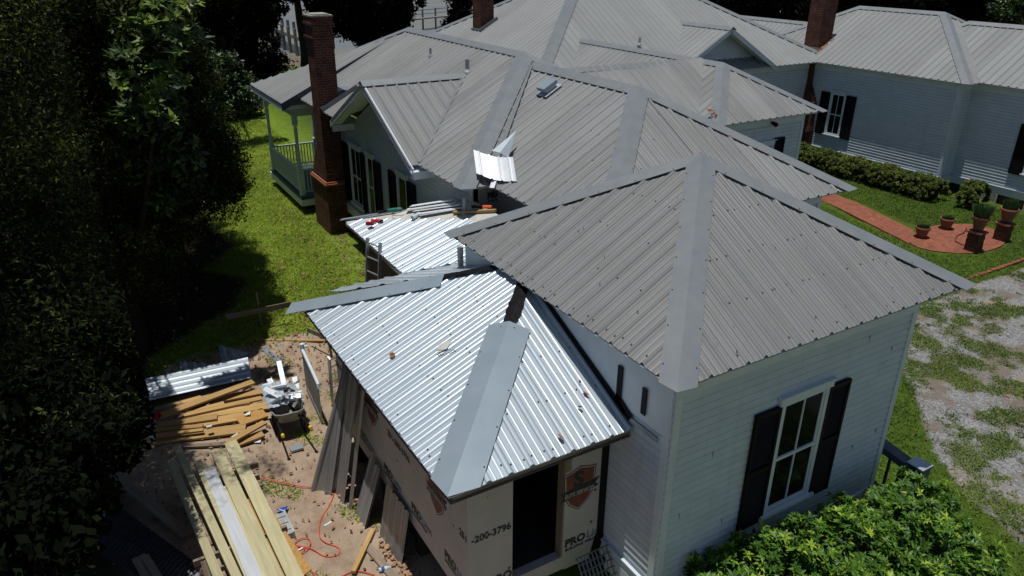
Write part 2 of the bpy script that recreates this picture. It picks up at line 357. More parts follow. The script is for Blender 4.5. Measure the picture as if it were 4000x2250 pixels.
# ---- metal roofing
def interval(poly, ax, u):
    """range of the down-slope coordinate of a convex plan polygon at cross coordinate u (ax = down-slope axis)"""
    o = 1-ax; lo, hi = 1e9, -1e9
    n = len(poly)
    for i in range(n):
        a, b = poly[i], poly[(i+1) % n]; ua, ub = a[o], b[o]
        if (ua-u)*(ub-u) <= 0:
            if abs(ua-ub) < 1e-9: cs = (a[ax], b[ax])
            else: cs = (a[ax]+(b[ax]-a[ax])*(u-ua)/(ub-ua),)
            for c in cs: lo = min(lo, c); hi = max(hi, c)
    return lo, hi
RIB = [(-.046, 0), (-.028, .022), (-.010, .034), (.010, .034), (.028, .022), (.046, 0), (.088, 0), (.099, .0055), (.105, .0055), (.116, 0), (.188, 0), (.199, .0055), (.205, .0055), (.216, 0)]
def roof(parent, name, poly, ax, c0, z0, k, mat, phase=0, amp=1.0, screws=0, thick=True, step=.3048, jag=0):
    """ribbed metal sheet over plan polygon; z = z0 + k*(coord-c0); k signed"""
    o = 1-ax; us = [p[o] for p in poly]; u0, u1 = min(us), max(us)
    ks = math.sqrt(1+k*k); nz = 1/ks; na = -k/ks
    if mat.name.startswith('weathered'): amp = amp*1.05
    else: amp = amp*.85
    brk = {}
    n0 = int(math.floor((u0-phase)/step))-1; n1 = int(math.ceil((u1-phase)/step))+1
    for i in range(n0, n1+1):
        for du, h in RIB:
            u = phase+i*step+du
            if u0 < u < u1: brk[round(u, 5)] = h*amp
    for u in us: brk.setdefault(round(u, 5), 0)
    U = sorted(brk); mb = MB()
    sg = 1 if k > 0 else -1   # eave is at the low coordinate when k>0
    prev = None
    for u in U:
        lo, hi = interval(poly, ax, min(max(u, u0+1e-6), u1-1e-6))
        if hi < lo: continue
        h = brk[u]
        if jag and h < .02: pass
        pts = []
        for c in (lo, hi):
            z = z0+k*(c-c0); p = [0, 0, 0]; p[ax] = c+na*h*0; p[o] = u; p[2] = z+h*ks; pts.append(tuple(p))
        cur = (u, lo, hi, pts)
        if prev:
            a, b = prev[3], pts
            vs = [a[0], a[1], b[1], b[0]]
            up_, uc_ = prev[0]-phase, u-phase; uv = [(up_, prev[1]*ks), (up_, prev[2]*ks), (uc_, hi*ks), (uc_, lo*ks)]
            f = (0, 1, 2, 3) if ax == 1 else (3, 2, 1, 0)
            uu = [uv[i] for i in f]
            mb.add(vs, [f], 0, [uu])
            if thick:
                th = .016
                dn = [(x, y, z-th) for x, y, z in vs]
                # eave edge face
                e = (0, 3) if k > 0 else (1, 2)
                mb.add([vs[e[0]], vs[e[1]], dn[e[1]], dn[e[0]]], [(0, 1, 2, 3)], 0)
        prev = cur
    if thick:
        mb.add([(p[0], p[1], z0+k*(p[ax]-c0)-.016) for p in poly], [tuple(range(len(poly)))], 1)
    if screws:
        r_ = random.Random(int(u0*100)+int(c0*10))
        for i in range(n0, n1+1):
            for off in (-.06, .06):
                u = phase+i*step+off
                if not (u0+.05 < u < u1-.05): continue
                lo, hi = interval(poly, ax, u); c = lo+.12
                while c < hi-.1:
                    if r_.random() < screws:
                        cc = c+r_.uniform(-.02, .02); z = z0+k*(cc-c0)+.008; q = .013
                        p = [0, 0, 0]; p[ax] = cc; p[o] = u; p[2] = z
                        vs = [(p[0]+q*math.cos(t), p[1]+q*math.sin(t), p[2]+(k*q*(math.cos(t) if ax == 0 else math.sin(t)))) for t in [j*math.pi/3 for j in range(6)]]
                        mb.add(vs, [tuple(range(6))], 2)
                    c += .61
    ob = mb.build(name, [mat, M['white'], M['rubber']], parent)
    return ob
def plane_n(ax, k):
    v = Vector((0, 0, 1)); v[ax] = -k; return v.normalized()
def hipcap(parent, p0, p1, n1, n2, mat, wd=.2, name='ridge_cap', lift=.042, joints=True, dots=True, trim=None):
    """folded cap along p0-p1 between two roof planes with normals n1 and n2"""
    p0 = Vector(p0); p1 = Vector(p1); d = (p1-p0).normalized(); mb = MB()
    L = (p1-p0).length
    segs = max(1, int(L/3.0)) if joints else 1
    if trim is None: trim = abs(d.z) > .08
    for j in range(segs):
        a = p0.lerp(p1, j/segs)-d*(.03 if j else 0); b = p0.lerp(p1, (j+1)/segs)
        up = Vector((0, 0, lift+.02+.004*(j % 2)))
        for n_, m_ in ((n1, n2), (n2, n1)):
            s = n_.cross(d).normalized()
            mid = (n1+n2)
            if s.dot(m_) > 0: s = -s      # away from the other plane
            lo = n_*(lift+.004*(j % 2))
            A0, B0 = a+up, b+up; A1, B1 = a+s*wd+lo+(d*wd*.93 if (trim and j == 0) else Vector((0, 0, 0))), b+s*wd+lo
            A2, B2 = A1-n_*.012, B1-n_*.012
            mb.quad(A0, B0, B1, A1); mb.quad(A1, B1, B2, A2)
            mb.quad(A0-Vector((0, 0, .004)), A1-n_*.004, B1-n_*.004, B0-Vector((0, 0, .004)))
            if dots:
                t = .25+(wd if trim and j == 0 else 0)
                while t < (b-a).length-.1:
                    q = a+d*t+s*(wd-.03)+lo+n_*.004
                    s2 = s*.010; d2 = d*.010
                    mb.add([q-s2-d2, q+s2-d2, q+s2+d2, q-s2+d2], [(0, 1, 2, 3)], 1); t += .61
    return mb.build(name, [mat, M['rubber']], parent)
EXPO = .118
def siding(mb, a, b, nrm, z0, z1, clip=None, expo=EXPO):
    """clapboards on the vertical wall from plan point a to b; clip(z)->(t0,t1) fractions"""
    a = Vector((a[0], a[1], 0)); b = Vector((b[0], b[1], 0)); n_ = Vector((nrm[0], nrm[1], 0))
    z = z0
    while z < z1-.01:
        zt = min(z+expo, z1)
        t0, t1 = clip(zt) if clip else (0, 1); s0, s1 = clip(z) if clip else (0, 1)
        if t1 > t0 or s1 > s0:
            P = lambda t, zz, o: a.lerp(b, t)+n_*o+Vector((0, 0, zz))
            mb.quad(P(s0, z, .026), P(s1, z, .026), P(t1, zt+.012, .002), P(t0, zt+.012, .002))
            mb.quad(P(s0, z, 0), P(s1, z, 0), P(s1, z, .026), P(s0, z, .026))
        z = zt
def board(mb, a, b, nrm, z0, z1, o0=0, o1=.03, mi=0):
    a = Vector((a[0], a[1], 0)); b = Vector((b[0], b[1], 0)); n_ = Vector((nrm[0], nrm[1], 0))
    c = [(a, o0), (b, o0), (b, o1), (a, o1)]
    L = [p+n_*o+Vector((0, 0, z)) for z in (z0, z1) for p, o in c]
    mb.add(L, [(3, 2, 1, 0), (4, 5, 6, 7), (0, 1, 5, 4), (1, 2, 6, 5), (2, 3, 7, 6), (3, 0, 4, 7)], mi)
def window(parent, a, b, nrm, z0, z1, mull=True, off=.02):
    """double-hung sash window with casing; a,b = outer casing ends in plan"""
    A = Vector((a[0], a[1])); B = Vector((b[0], b[1])); d = (B-A).normalized(); c = .09
    f = MB()
    P = lambda t: tuple(A+d*t); W = (B-A).length
    board(f, P(0), P(c), nrm, z0, z1, off, off+.045); board(f, P(W-c), P(W), nrm, z0, z1, off, off+.045)
    board(f, P(-.03), P(W+.03), nrm, z1, z1+.12, off, off+.06)
    board(f, P(-.04), P(W+.04), nrm, z1+.12, z1+.145, off, off+.085)
    zm = (z0+z1)/2
    for zz, h in ((z0+.02, .06), (z1-.05, .05)): board(f, P(c), P(W-c), nrm, zz, zz+h, off, off+.03)
    board(f, P(c), P(W-c), nrm, zm-.025, zm+.025, off, off+.04)
    for t in (c, W-c-.04): board(f, P(t), P(t+.04), nrm, z0, z1, off, off+.025)
    if mull: board(f, P(W/2-.012), P(W/2+.012), nrm, z0, z1, off, off+.028)
    wn = f.build('window', M['white'], parent)
    for q0, q1 in ((z0+.08, zm-.025), (zm+.025, z1-.05)):
        g = MB(); board(g, P(c+.04), P(W-c-.04), nrm, q0, q1, off+.001, off+.012); g.build('pane', M['glass'], wn)
    s = MB(); board(s, P(-.05), P(W+.05), nrm, z0-.05, z0, off, off+.10); s.build('sill', M['white'], wn)
    return wn
def shutter(parent, a, b, nrm, z0, z1, off=.03, tilt=0):
    A = Vector((a[0], a[1])); B = Vector((b[0], b[1])); d = (B-A).normalized(); W = (B-A).length
    P = lambda t: tuple(A+d*t); s = MB(); e = off+.05
    board(s, P(0), P(.05), nrm, z0, z1, off, e); board(s, P(W-.05), P(W), nrm, z0, z1, off, e)
    zm = (z0+z1)/2
    for zz, h in ((z0, .1), (zm-.04, .08), (z1-.07, .07)): board(s, P(.05), P(W-.05), nrm, zz, zz+h, off, e-.004)
    n_ = Vector((nrm[0], nrm[1], 0)); z = z0+.1
    while z < z1-.08:
        if abs(z-zm) > .05:
            a3 = Vector((*P(.05), z)); b3 = Vector((*P(W-.05), z))
            u = Vector((0, 0, .04))
            s.quad(a3+n_*(e-.008), b3+n_*(e-.008), b3+n_*(off+.01)+u, a3+n_*(off+.01)+u)
        z += .045
    board(s, P(.05), P(W-.05), nrm, z0+.1, z1-.07, off, off+.008)
    return s.build('shutter', M['black'], parent)
def fascia(mb, x0, x1, y0, y1, z, drop=.1, inset=.12):
    drop = .09; inset = .14
    X0, X1, Y0, Y1 = x0+inset, x1-inset, y0+inset, y1-inset
    for A, B in (((X0, Y0), (X1, Y0)), ((X1, Y0), (X1, Y1)), ((X1, Y1), (X0, Y1)), ((X0, Y1), (X0, Y0))):
        mb.beam((A[0], A[1], z+.02-drop/2), (B[0], B[1], z+.02-drop/2), .025, drop)
    zz = z+.02-drop+.01
    mb.quad((X0, Y0, zz), (X1, Y0, zz), (X1, Y1, zz), (X0, Y1, zz))

# ------------------------------------------------------------------ ground
def ss(t):
    t = np.clip(t, 0, 1); return t*t*(3-2*t)
def shore(x): return 66.0+.12*(x-16)+1.2*np.sin(x*.11)
def gh(x, y):
    x = np.asarray(x, float); y = np.asarray(y, float)
    z = .35+.45*ss((y-15)/7)*(1-ss((x-9)/5))
    z = z+.03*np.sin(x*1.3+1)*np.sin(y*1.1)+.015*np.sin(x*3.7)*np.sin(y*4.1+2)
    t = y-shore(x)
    z = z-ss((t+14)/14)*.6-ss((t)/6)*2.2
    return z
def fn(x, y, s=0):
    return .5+.25*np.sin(x*1.7+s)*np.cos(y*1.3-s)+.25*np.sin(x*.7-y*.9+2*s)
def vnoise(x, y, seed):
    xi = np.floor(x).astype(np.int64); yi = np.floor(y).astype(np.int64); fx = x-xi; fy = y-yi; fx = fx*fx*(3-2*fx); fy = fy*fy*(3-2*fy)
    def h(a, b):
        n = (a*374761393+b*668265263+seed*1442695041) & 0x7fffffff; n = ((n ^ (n >> 13))*1274126177) & 0x7fffffff
        return ((n ^ (n >> 16)) & 0xffff)/65535.0
    return (h(xi, yi)*(1-fx)+h(xi+1, yi)*fx)*(1-fy)+(h(xi, yi+1)*(1-fx)+h(xi+1, yi+1)*fx)*fy
def fbm(x, y, seed, o=5):
    t = 0; a = .5; n = 0
    for k in range(o): t = t+a*vnoise(x*2**k, y*2**k, seed+k); n += a; a *= .6
    return t/n
def weedf(x, y): return fbm(np.asarray(x)*.7+3, np.asarray(y)*.9, 5)*.6+fbm(np.asarray(x)*2.4, np.asarray(y)*2.4, 9)*.4
def tree_shade_tone(x, y):  # tree shade painted into the ground as a dark zone, grass thinned there
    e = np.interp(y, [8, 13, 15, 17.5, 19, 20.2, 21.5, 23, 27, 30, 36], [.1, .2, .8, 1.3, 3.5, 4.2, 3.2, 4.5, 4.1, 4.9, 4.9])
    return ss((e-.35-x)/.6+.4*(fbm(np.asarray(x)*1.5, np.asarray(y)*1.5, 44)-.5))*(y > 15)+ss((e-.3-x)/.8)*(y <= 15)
def zones(x, y):
    """(dirt, gravel, litter) weights of the ground"""
    # bare sandy yard beside the addition
    d = ss((15.9+.25*np.sin(x*2.2)-y)/1.6)*ss((4.6-x)/1.0)*ss((x+6)/2)
    d = np.maximum(d, .75*ss((18.3-y)/2.2)*ss((x+.5)/2.0)*ss((5.2-x)/1.2))
    strip = ss((x-(5.6+.05*(y-16)))/.6)*(x < 9)*ss((y-15)/1.5)*ss((24-y)/2)*.36
    d = np.maximum(d, strip)
    # gravel drive
    e = np.where(x < 22.3, 10.55+.12*(x-22.3)*0, 10.55)
    north = ss((e-y)/.6)
    edge = 11.6+np.clip(y-3.5, 0, 9)*.62+.5*np.sin(y*.9)
    g = north*ss((x-edge)/1.2)
    return d, g
xs = np.concatenate([np.linspace(-900, -30, 24), np.linspace(-27, -6.2, 14), np.arange(-6, 34, .125), np.linspace(34.5, 120, 34), np.linspace(140, 1500, 24)])
ys = np.concatenate([np.linspace(-300, -10, 12), np.linspace(-8, 1.5, 10), np.arange(2, 33, .125), np.linspace(33.5, 100, 90), np.linspace(110, 1800, 24)])
GX, GY = np.meshgrid(xs, ys, indexing='ij'); GZ = gh(GX, GY)
rg = np.random.default_rng(3)
nx, ny = len(xs), len(ys)
V = np.stack([GX, GY, GZ], -1).reshape(-1, 3)
idx = np.arange(nx*ny).reshape(nx, ny)
F = np.stack([idx[:-1, :-1], idx[1:, :-1], idx[1:, 1:], idx[:-1, 1:]], -1).reshape(-1, 4)
def sun_carve(V_, F_, T_):  # cuts crown leaves away so the sun reaches yard and lawn
    P = V_.reshape(-1, 4, 3).mean(1); x, y, z = P[:, 0], P[:, 1], P[:, 2]
    bad = (y < 16.4) & (x > np.where(y > 13.4, .05, .75)) & (z < 11) & ~((z > 9.1) & (y < 13)); bad |= (y < 13.6) & (x > .2) & (z < 8.9)
    bad |= (x > 4.15) & (y > 18.5) & (y < 31); bad |= (y > 16) & (y < 18.7) & (x > 1.6+(y-16)*.75)
    k = ~bad; V_ = V_.reshape(-1, 4, 3)[k].reshape(-1, 3); return V_, np.arange(len(V_)).reshape(-1, 4), T_.reshape(-1, 4)[k].reshape(-1)
def npmesh(name, V, F, mats, parent=None, tone=None, smooth=False, loc=(0, 0, 0)):
    me = bpy.data.meshes.new(name); nf, k = F.shape
    loc = np.array(loc, float)
    me.vertices.add(len(V)); me.vertices.foreach_set('co', (V-loc).astype(np.float32).ravel())
    me.loops.add(nf*k); me.loops.foreach_set('vertex_index', F.astype(np.int32).ravel())
    me.polygons.add(nf); me.polygons.foreach_set('loop_start', np.arange(0, nf*k, k, dtype=np.int32))
    try: me.polygons.foreach_set('loop_total', np.full(nf, k, dtype=np.int32))
    except Exception: pass
    if tone is not None:
        at = me.attributes.new('tone', 'FLOAT', 'POINT'); at.data.foreach_set('value', tone.astype(np.float32))
    for mm in (mats if isinstance(mats, (list, tuple)) else [mats]): me.materials.append(mm)
    me.update(calc_edges=True); me.validate()
    if smooth: me.polygons.foreach_set('use_smooth', [True]*len(me.polygons))
    o = bpy.data.objects.new(name, me)
    if not parent: o.location = tuple(loc)
    return link(o, parent)
def groundmat():
    m, nt, b = newmat('ground_cover')
    at = N(nt, 'ShaderNodeAttribute', attribute_name='dirt'); ag = N(nt, 'ShaderNodeAttribute', attribute_name='gravel')
    tc = N(nt, 'ShaderNodeTexCoord')
    n1 = noise(nt, .45, 5, .6); n2 = noise(nt, 5, 6, .7); n3 = noise(nt, 60, 3, .6); n4 = noise(nt, 1.6, 6, .75)
    grass = ramp(nt, n2, [(.28, (.08, .13, .014)), (.5, (.17, .26, .025)), (.72, (.25, .32, .04))])
    grass = mixc(nt, ramp(nt, n1, [(.4, (0, 0, 0)), (.75, (.7, .7, .7))]), grass, (.125, .165, .028))
    grass = mixc(nt, ramp(nt, n3, [(.35, (.55, .55, .55)), (.6, (0, 0, 0))]), grass, (.025, .05, .008))
    al = N(nt, 'ShaderNodeAttribute', attribute_name='lush'); grass = mixc(nt, al.outputs['Fac'], grass, mixc(nt, 1.0, grass, (.45, .50, .55), 'MULTIPLY'))
    dirt = ramp(nt, n4, [(.25, (.20, .14, .095)), (.5, (.355, .272, .20)), (.75, (.44, .35, .268))])
    dirt = mixc(nt, ramp(nt, n3, [(.3, (.35, .35, .35)), (.5, (0, 0, 0))]), dirt, (.16, .10, .06))
    dirt = mixc(nt, ramp(nt, noise(nt, .9, 5, .65), [(.55, (0, 0, 0)), (.75, (.5, .5, .5))]), dirt, (.17, .13, .08))
    vo = N(nt, 'ShaderNodeTexVoronoi'); vo.inputs['Scale'].default_value = 26; nt.links.new(tc.outputs['Object'], vo.inputs['Vector'])
    stones = ramp(nt, vo.outputs['Color'], [(.0, (.11, .11, .115)), (.5, (.235, .238, .245)), (1, (.38, .385, .39))])
    sand = ramp(nt, n4, [(.3, (.20, .16, .12)), (.7, (.40, .34, .28))])
    grav = mixc(nt, ramp(nt, noise(nt, 1.1, 4, .6), [(.55, (0, 0, 0)), (.68, (1, 1, 1))]), stones, sand)
    grav = mixc(nt, ramp(nt, n3, [(.38, (.6, .6, .6)), (.55, (0, 0, 0))]), grav, (.10, .085, .065))
    aw = N(nt, 'ShaderNodeAttribute', attribute_name='weed'); ab = N(nt, 'ShaderNodeAttribute', attribute_name='brown')
    wj = math_(nt, 'ADD', aw.outputs['Fac'], math_(nt, 'MULTIPLY_ADD', math_(nt, 'ADD', n2, n3), .22, -.22))
    grav = mixc(nt, math_(nt, 'MULTIPLY', ramp(nt, math_(nt, 'ADD', ab.outputs['Fac'], math_(nt, 'MULTIPLY_ADD', n2, .3, -.15)), [(.52, (0, 0, 0)), (.64, (1, 1, 1))]), .7), grav, (.15, .115, .085))
    weed = math_(nt, 'MULTIPLY', ramp(nt, wj, [(.505, (0, 0, 0)), (.61, (1, 1, 1))]), .66)
    weedc = mixc(nt, ramp(nt, noise(nt, 1.9, 5), [(.4, (0, 0, 0)), (.6, (1, 1, 1))]), (.075, .125, .02), (.12, .10, .07))
    grav = mixc(nt, weed, grav, weedc)
    jit = math_(nt, 'MULTIPLY_ADD', math_(nt, 'ADD', n2, n4), .55, -.55)
    fd = math_(nt, 'MULTIPLY', math_(nt, 'ADD', math_(nt, 'ADD', at.outputs['Fac'], jit), -.38), 6, clamp=True)
    fg = math_(nt, 'MULTIPLY', math_(nt, 'ADD', math_(nt, 'ADD', ag.outputs['Fac'], jit), -.4), 6, clamp=True)
    c = mixc(nt, fd, grass, dirt); c = mixc(nt, fg, c, grav)
    adf = N(nt, 'ShaderNodeAttribute', attribute_name='tree_shade_tone'); c = mixc(nt, adf.outputs['Fac'], c, ramp(nt, n2, [(.3, (.012, .010, .007)), (.6, (.035, .028, .018)), (.8, (.07, .05, .032))]))  # near-black tone painted where the tree shade falls
    nt.links.new(c, b.inputs['Base Color']); b.inputs['Roughness'].default_value = .95; b.inputs['Specular IOR Level'].default_value = .1
    bump(nt, b, math_(nt, 'ADD', n3, math_(nt, 'MULTIPLY', n2, 2)), .55, .03)
    return m
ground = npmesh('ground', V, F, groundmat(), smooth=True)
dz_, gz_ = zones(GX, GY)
for nm, arr in (('dirt', dz_), ('gravel', gz_), ('weed', weedf(GX, GY)), ('brown', fbm(GX*1.5, GY*1.5, 31)), ('lush', ss((GX-9)/3)), ('tree_shade_tone', tree_shade_tone(GX, GY))):
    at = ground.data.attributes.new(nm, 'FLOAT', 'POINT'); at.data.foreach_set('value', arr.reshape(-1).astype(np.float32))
tag(ground, kind='structure')
def watermat():
    m, nt, b = newmat('bay_water')
    n1 = noise(nt, .05, 6, .6, stretch=(1, 3, 1)); n2 = noise(nt, 1.2, 4, .6, stretch=(1, 2, 1))
    c = ramp(nt, n1, [(.35, (.13, .16, .185)), (.6, (.20, .18, .14)), (.75, (.14, .17, .195))])
    tc = N(nt, 'ShaderNodeTexCoord'); sp_ = N(nt, 'ShaderNodeSeparateXYZ'); nt.links.new(tc.outputs['Object'], sp_.inputs[0])
    c = mixc(nt, math_(nt, 'SUBTRACT', 1, math_(nt, 'MULTIPLY', math_(nt, 'SUBTRACT', sp_.outputs[1], 68), .09, clamp=True), clamp=True), c, (.24, .18, .085))
    nt.links.new(c, b.inputs['Base Color']); b.inputs['Roughness'].default_value = .25; b.inputs['Specular IOR Level'].default_value = .5
    bump(nt, b, n2, .5, .15)
    return m
wm = MB(); wm.quad((-900, 55, -.55), (1500, 55, -.55), (1500, 1800, -.55), (-900, 1800, -.55))
tag(wm.build('water', watermat()), kind='structure')

# brick path, patio and edging
def flatpoly(pts, z, th, mat, name):
    mb = MB(); n = len(pts)
    T = [(x, y, (gh(x, y) if z is None else z)+th) for x, y in pts]; B = [(x, y, zz-.12) for x, y, zz in T]
    mb.add(T+B, [tuple(range(n))]+[(i, i+n, (i+1) % n+n, (i+1) % n) for i in range(n)])
    return mb.build(name, mat)
circ = [(25.45+2.0*math.cos(t)*(1+.05*math.sin(3*t)), 12.75+1.18*math.sin(t)) for t in np.linspace(0, 2*math.pi, 36, endpoint=False)]
patio = tag(flatpoly(circ, .36, .035, M['paver'], 'patio'), kind='structure')
path = tag(flatpoly([(24.1, 13.4), (24.9, 14.1), (25.85, 17.0), (26.3, 20.2), (25.3, 20.3), (24.7, 17.1), (23.5, 13.3)][::1], .36, .031, M['paver'], 'brick_path'), kind='structure')
eb = MB()
for x in np.arange(17.5, 30, .235):
    eb.box(x, x+.2, 10.55+rnd.uniform(-.01, .01), 10.66, .2, .39+rnd.uniform(-.01, .012))
thing(eb, 'brick_edging', M['paver'], 'row of red bricks edging the lawn against the gravel drive', 'edging')

# ------------------------------------------------------------------ the house
HB = Vector((5.65, 5.57, .35))
house = empty('house', HB, 'large white clapboard house with many joined grey ribbed metal hip roofs', 'house')
K = .575
def hiproof(x0, x1, y0, y1, z, k, mat, axis, screws=0, phase=0, planes='WSEN', wd=.22, caps='abcdr', nm='roof'):
    """hip roof over a rectangle; axis = long ridge axis ('x','y')"""
    out = {}
    hw = min(x1-x0, y1-y0)/2
    if axis == 'y': r0 = ((x0+x1)/2, y0+hw); r1 = ((x0+x1)/2, y1-hw)
    else: r0 = (x0+hw, (y0+y1)/2); r1 = (x1-hw, (y0+y1)/2)
    zr = z+k*hw
    SW, SE, NE, NW = (x0, y0), (x1, y0), (x1, y1), (x0, y1)
    if axis == 'y':
        pl = {'W': ([SW, r0, r1, NW], 0, x0, k), 'E': ([SE, NE, r1, r0], 0, x1, -k), 'S': ([SW, SE, r0], 1, y0, k), 'N': ([NE, NW, r1], 1, y1, -k)}
        ends = {'SW': r0, 'SE': r0, 'NW': r1, 'NE': r1}
    else:
        pl = {'W': ([SW, r0, NW], 0, x0, k), 'E': ([SE, NE, r1], 0, x1, -k), 'S': ([SW, SE, r1, r0], 1, y0, k), 'N': ([NE, NW, r0, r1], 1, y1, -k)}
        ends = {'SW': r0, 'NW': r0, 'SE': r1, 'NE': r1}
    for p in planes:
        poly, ax, c0, kk = pl[p]
        poly = [q for i, q in enumerate(poly) if q != poly[i-1]]
        out[p] = roof(house, nm, poly, ax, c0, z, kk, mat, phase, 1, screws)
    nn = {'W': plane_n(0, k), 'E': plane_n(0, -k), 'S': plane_n(1, k), 'N': plane_n(1, -k)}
    cm = {'a': ('SW', SW, 'W', 'S'), 'b': ('SE', SE, 'S', 'E'), 'c': ('NE', NE, 'E', 'N'), 'd': ('NW', NW, 'N', 'W')}
    for ch, (e, cpt, A, B) in cm.items():
        if ch in caps:
            r = ends[e]; v = Vector((cpt[0]-r[0], cpt[1]-r[1], 0)).normalized()*.10
            hipcap(house, (cpt[0]+v.x, cpt[1]+v.y, z-k*.07), (*r, zr), nn[A], nn[B], M['cap'], wd)
    if 'r' in caps and (Vector(r0)-Vector(r1)).length > .1:
        A, B = ('W', 'E') if axis == 'y' else ('S', 'N')
        hipcap(house, (*r0, zr), (*r1, zr), nn[A], nn[B], M['cap'], wd)
    return r0, r1, zr, nn
wallmb = MB(); trim = MB(); wall_list = []
def wallrun(a, b, nrm, z0, z1, clip=None, back=.12, corner=(True, True), base=True, frieze=.28, name='wall'):
    mb = MB()
    fz = z1-frieze if not clip else z1
    siding(mb, a, b, nrm, z0, fz, clip)
    # solid backing
    if True:
        sh_ = MB(); zz_ = z0+EXPO  # strips that paint the shade line under each clapboard
        while zz_ < fz-.02:
            board(sh_, a, b, nrm, zz_-.011, zz_+.001, .002, .0215) if not clip else None
            zz_ += EXPO
        if not clip:
            LL = (Vector(b)-Vector(a)).length; dd = (Vector(b)-Vector(a)).normalized(); rj = random.Random(int(LL*100)); zz_ = z0
            while zz_ < fz-EXPO:
                t_j = rj.uniform(.2, 14)
                while t_j < LL-.2:
                    pj = Vector(a)+dd*t_j; pk = pj+dd*.004; board(sh_, tuple(pj), tuple(pk), nrm, zz_+.004, zz_+EXPO-.006, .004, .0262); t_j += rj.uniform(8.0, 15.0)
                zz_ += EXPO
    A = Vector((a[0], a[1])); B = Vector((b[0], b[1])); n_ = Vector((nrm[0], nrm[1]))
    if not clip:
        c = [A, B, B-n_*back, A-n_*back]
        mb.add([(p.x, p.y, z) for z in (z0-.02, z1) for p in c], [(3, 2, 1, 0), (4, 5, 6, 7), (0, 1, 5, 4), (1, 2, 6, 5), (2, 3, 7, 6), (3, 0, 4, 7)])
    o = mb.build(name, M['siding'], house)
    if sh_.v: sh_.build('lap_shade_joint', M['gap'], o)
    t = MB(); d = (B-A).normalized(); L = (B-A).length
    if frieze and not clip: board(t, a, b, nrm, fz, z1, 0, .03)
    if corner[0]: board(t, tuple(A), tuple(A+d*.11), nrm, z0, fz, 0, .034)
    if corner[1]: board(t, tuple(B-d*.11), tuple(B), nrm, z0, fz, 0, .034)
    if base: board(t, a, b, nrm, z0-.26, z0+.02, 0, .04); board(t, a, b, nrm, z0+.02, z0+.045, 0, .07)
    if t.v: t.build('trim', M['white'], o)
    return o
# --- near square wing (M)
r0, r1, zr, nn = hiproof(5.35, 11.16, 5.25, 11.1, 4.75, K, M['old'], 'y', screws=.5, phase=.08, wd=.22)
f = MB(); fascia(f, 5.35, 11.16, 5.25, 11.1, 4.75, .12, .05); f.build('fascia', M['white'], house)
wallrun((10.48, 5.57), (5.65, 5.57), (0, -1), 1.05, 4.70, frieze=.34)
wallrun((5.65, 5.57), (5.65, 11.0), (-1, 0), 1.25, 4.70, corner=(True, False), frieze=.95)
wallrun((10.48, 11.0), (10.48, 5.57), (1, 0), 1.05, 4.70)
window(house, (7.62, 5.57), (8.66, 5.57), (0, -1), 1.72, 3.62)
shutter(house, (7.14, 5.57), (7.63, 5.57), (0, -1), 1.62, 3.62)
shutter(house, (8.64, 5.57), (9.10, 5.57), (0, -1), 1.62, 3.62)
sk = MB(); sk.box(5.75, 10.4, 5.66, 5.72, .3, .85); sk.build('foundation', M['brick'], house)
# flashing tape strips on the west wall
tp = MB()
def wx(y, z, X=5.612): return (X, y, z)
def tape(mb, ya, za, yb, zb, wdt, X=5.600):
    mb.beam((X, ya, za), (X, yb, zb), .012, wdt, up=(0, 0, 1) if abs(ya-yb) > abs(za-zb) else (0, 1, 0))
for q_ in ((6.55, 3.80, 6.55, 4.32, .10), (6.05, 3.86, 6.05, 4.25, .09), (6.60, 3.84, 6.28, 3.66, .12), (8.7, 4.66, 6.4, 3.68, .10)):
    tp = MB(); tape(tp, *q_); tp.build('tape_strip', M['tar'], house)
tb_ = MB(); board(tb_, (5.65, 6.35), (5.65, 5.76), (-1, 0), 3.60, 3.67, .03, .045); tb_.build('trim_strip', M['pipe'], house)
# --- left wing N1 with its west gable
k1 = .531
P1 = (10.62, 17.17)
zr1 = 4.75+k1*3.86
def plW(x): return 4.75+k1*(x-6.76)
roof(house, 'roof', [(6.76, 13.31), (10.62, 17.17), (10.62, 18.4), (9.49, 18.4), (6.76, 15.56)], 0, 6.76, 4.75, k1, M['old_mid'], .1, 1, .15)
roof(house, 'roof', [(9.49, 18.4), (10.62, 18.4), (10.62, 24.63), (6.76, 28.49), (6.76, 21.26)], 0, 6.76, 4.75, k1, M['old_mid'], .1, 1, .1)
roof(house, 'roof', [(6.76, 13.31), (14.48, 13.31), (10.62, 17.17)], 1, 13.31, 4.75, k1, M['old_mid'], .05)
roof(house, 'roof', [(14.48, 13.31), (14.48, 28.49), (10.62, 24.63), (10.62, 17.17)], 0, 14.48, 4.75, -k1, M['old_mid'])
roof(house, 'roof', [(14.48, 28.49), (6.76, 28.49), (10.62, 24.63)], 1, 28.49, 4.75, -k1, M['old_mid'])
nW, nE, nS, nN = plane_n(0, k1), plane_n(0, -k1), plane_n(1, k1), plane_n(1, -k1)
hipcap(house, (6.69, 13.24, 4.72), (*P1, zr1), nW, nS, M['cap'], .25)
hipcap(house, (*P1, zr1), (10.62, 24.63, zr1), nW, nE, M['cap'], .2)
hipcap(house, (12.3, 15.49, 4.75+k1*2.18), (*P1, zr1), nS, nE, M['cap'], .2, trim=False)
hipcap(house, (6.1, 29.15, 4.75-k1*.66), (10.62, 24.63, zr1), nN, nW, M['cap'], .2)
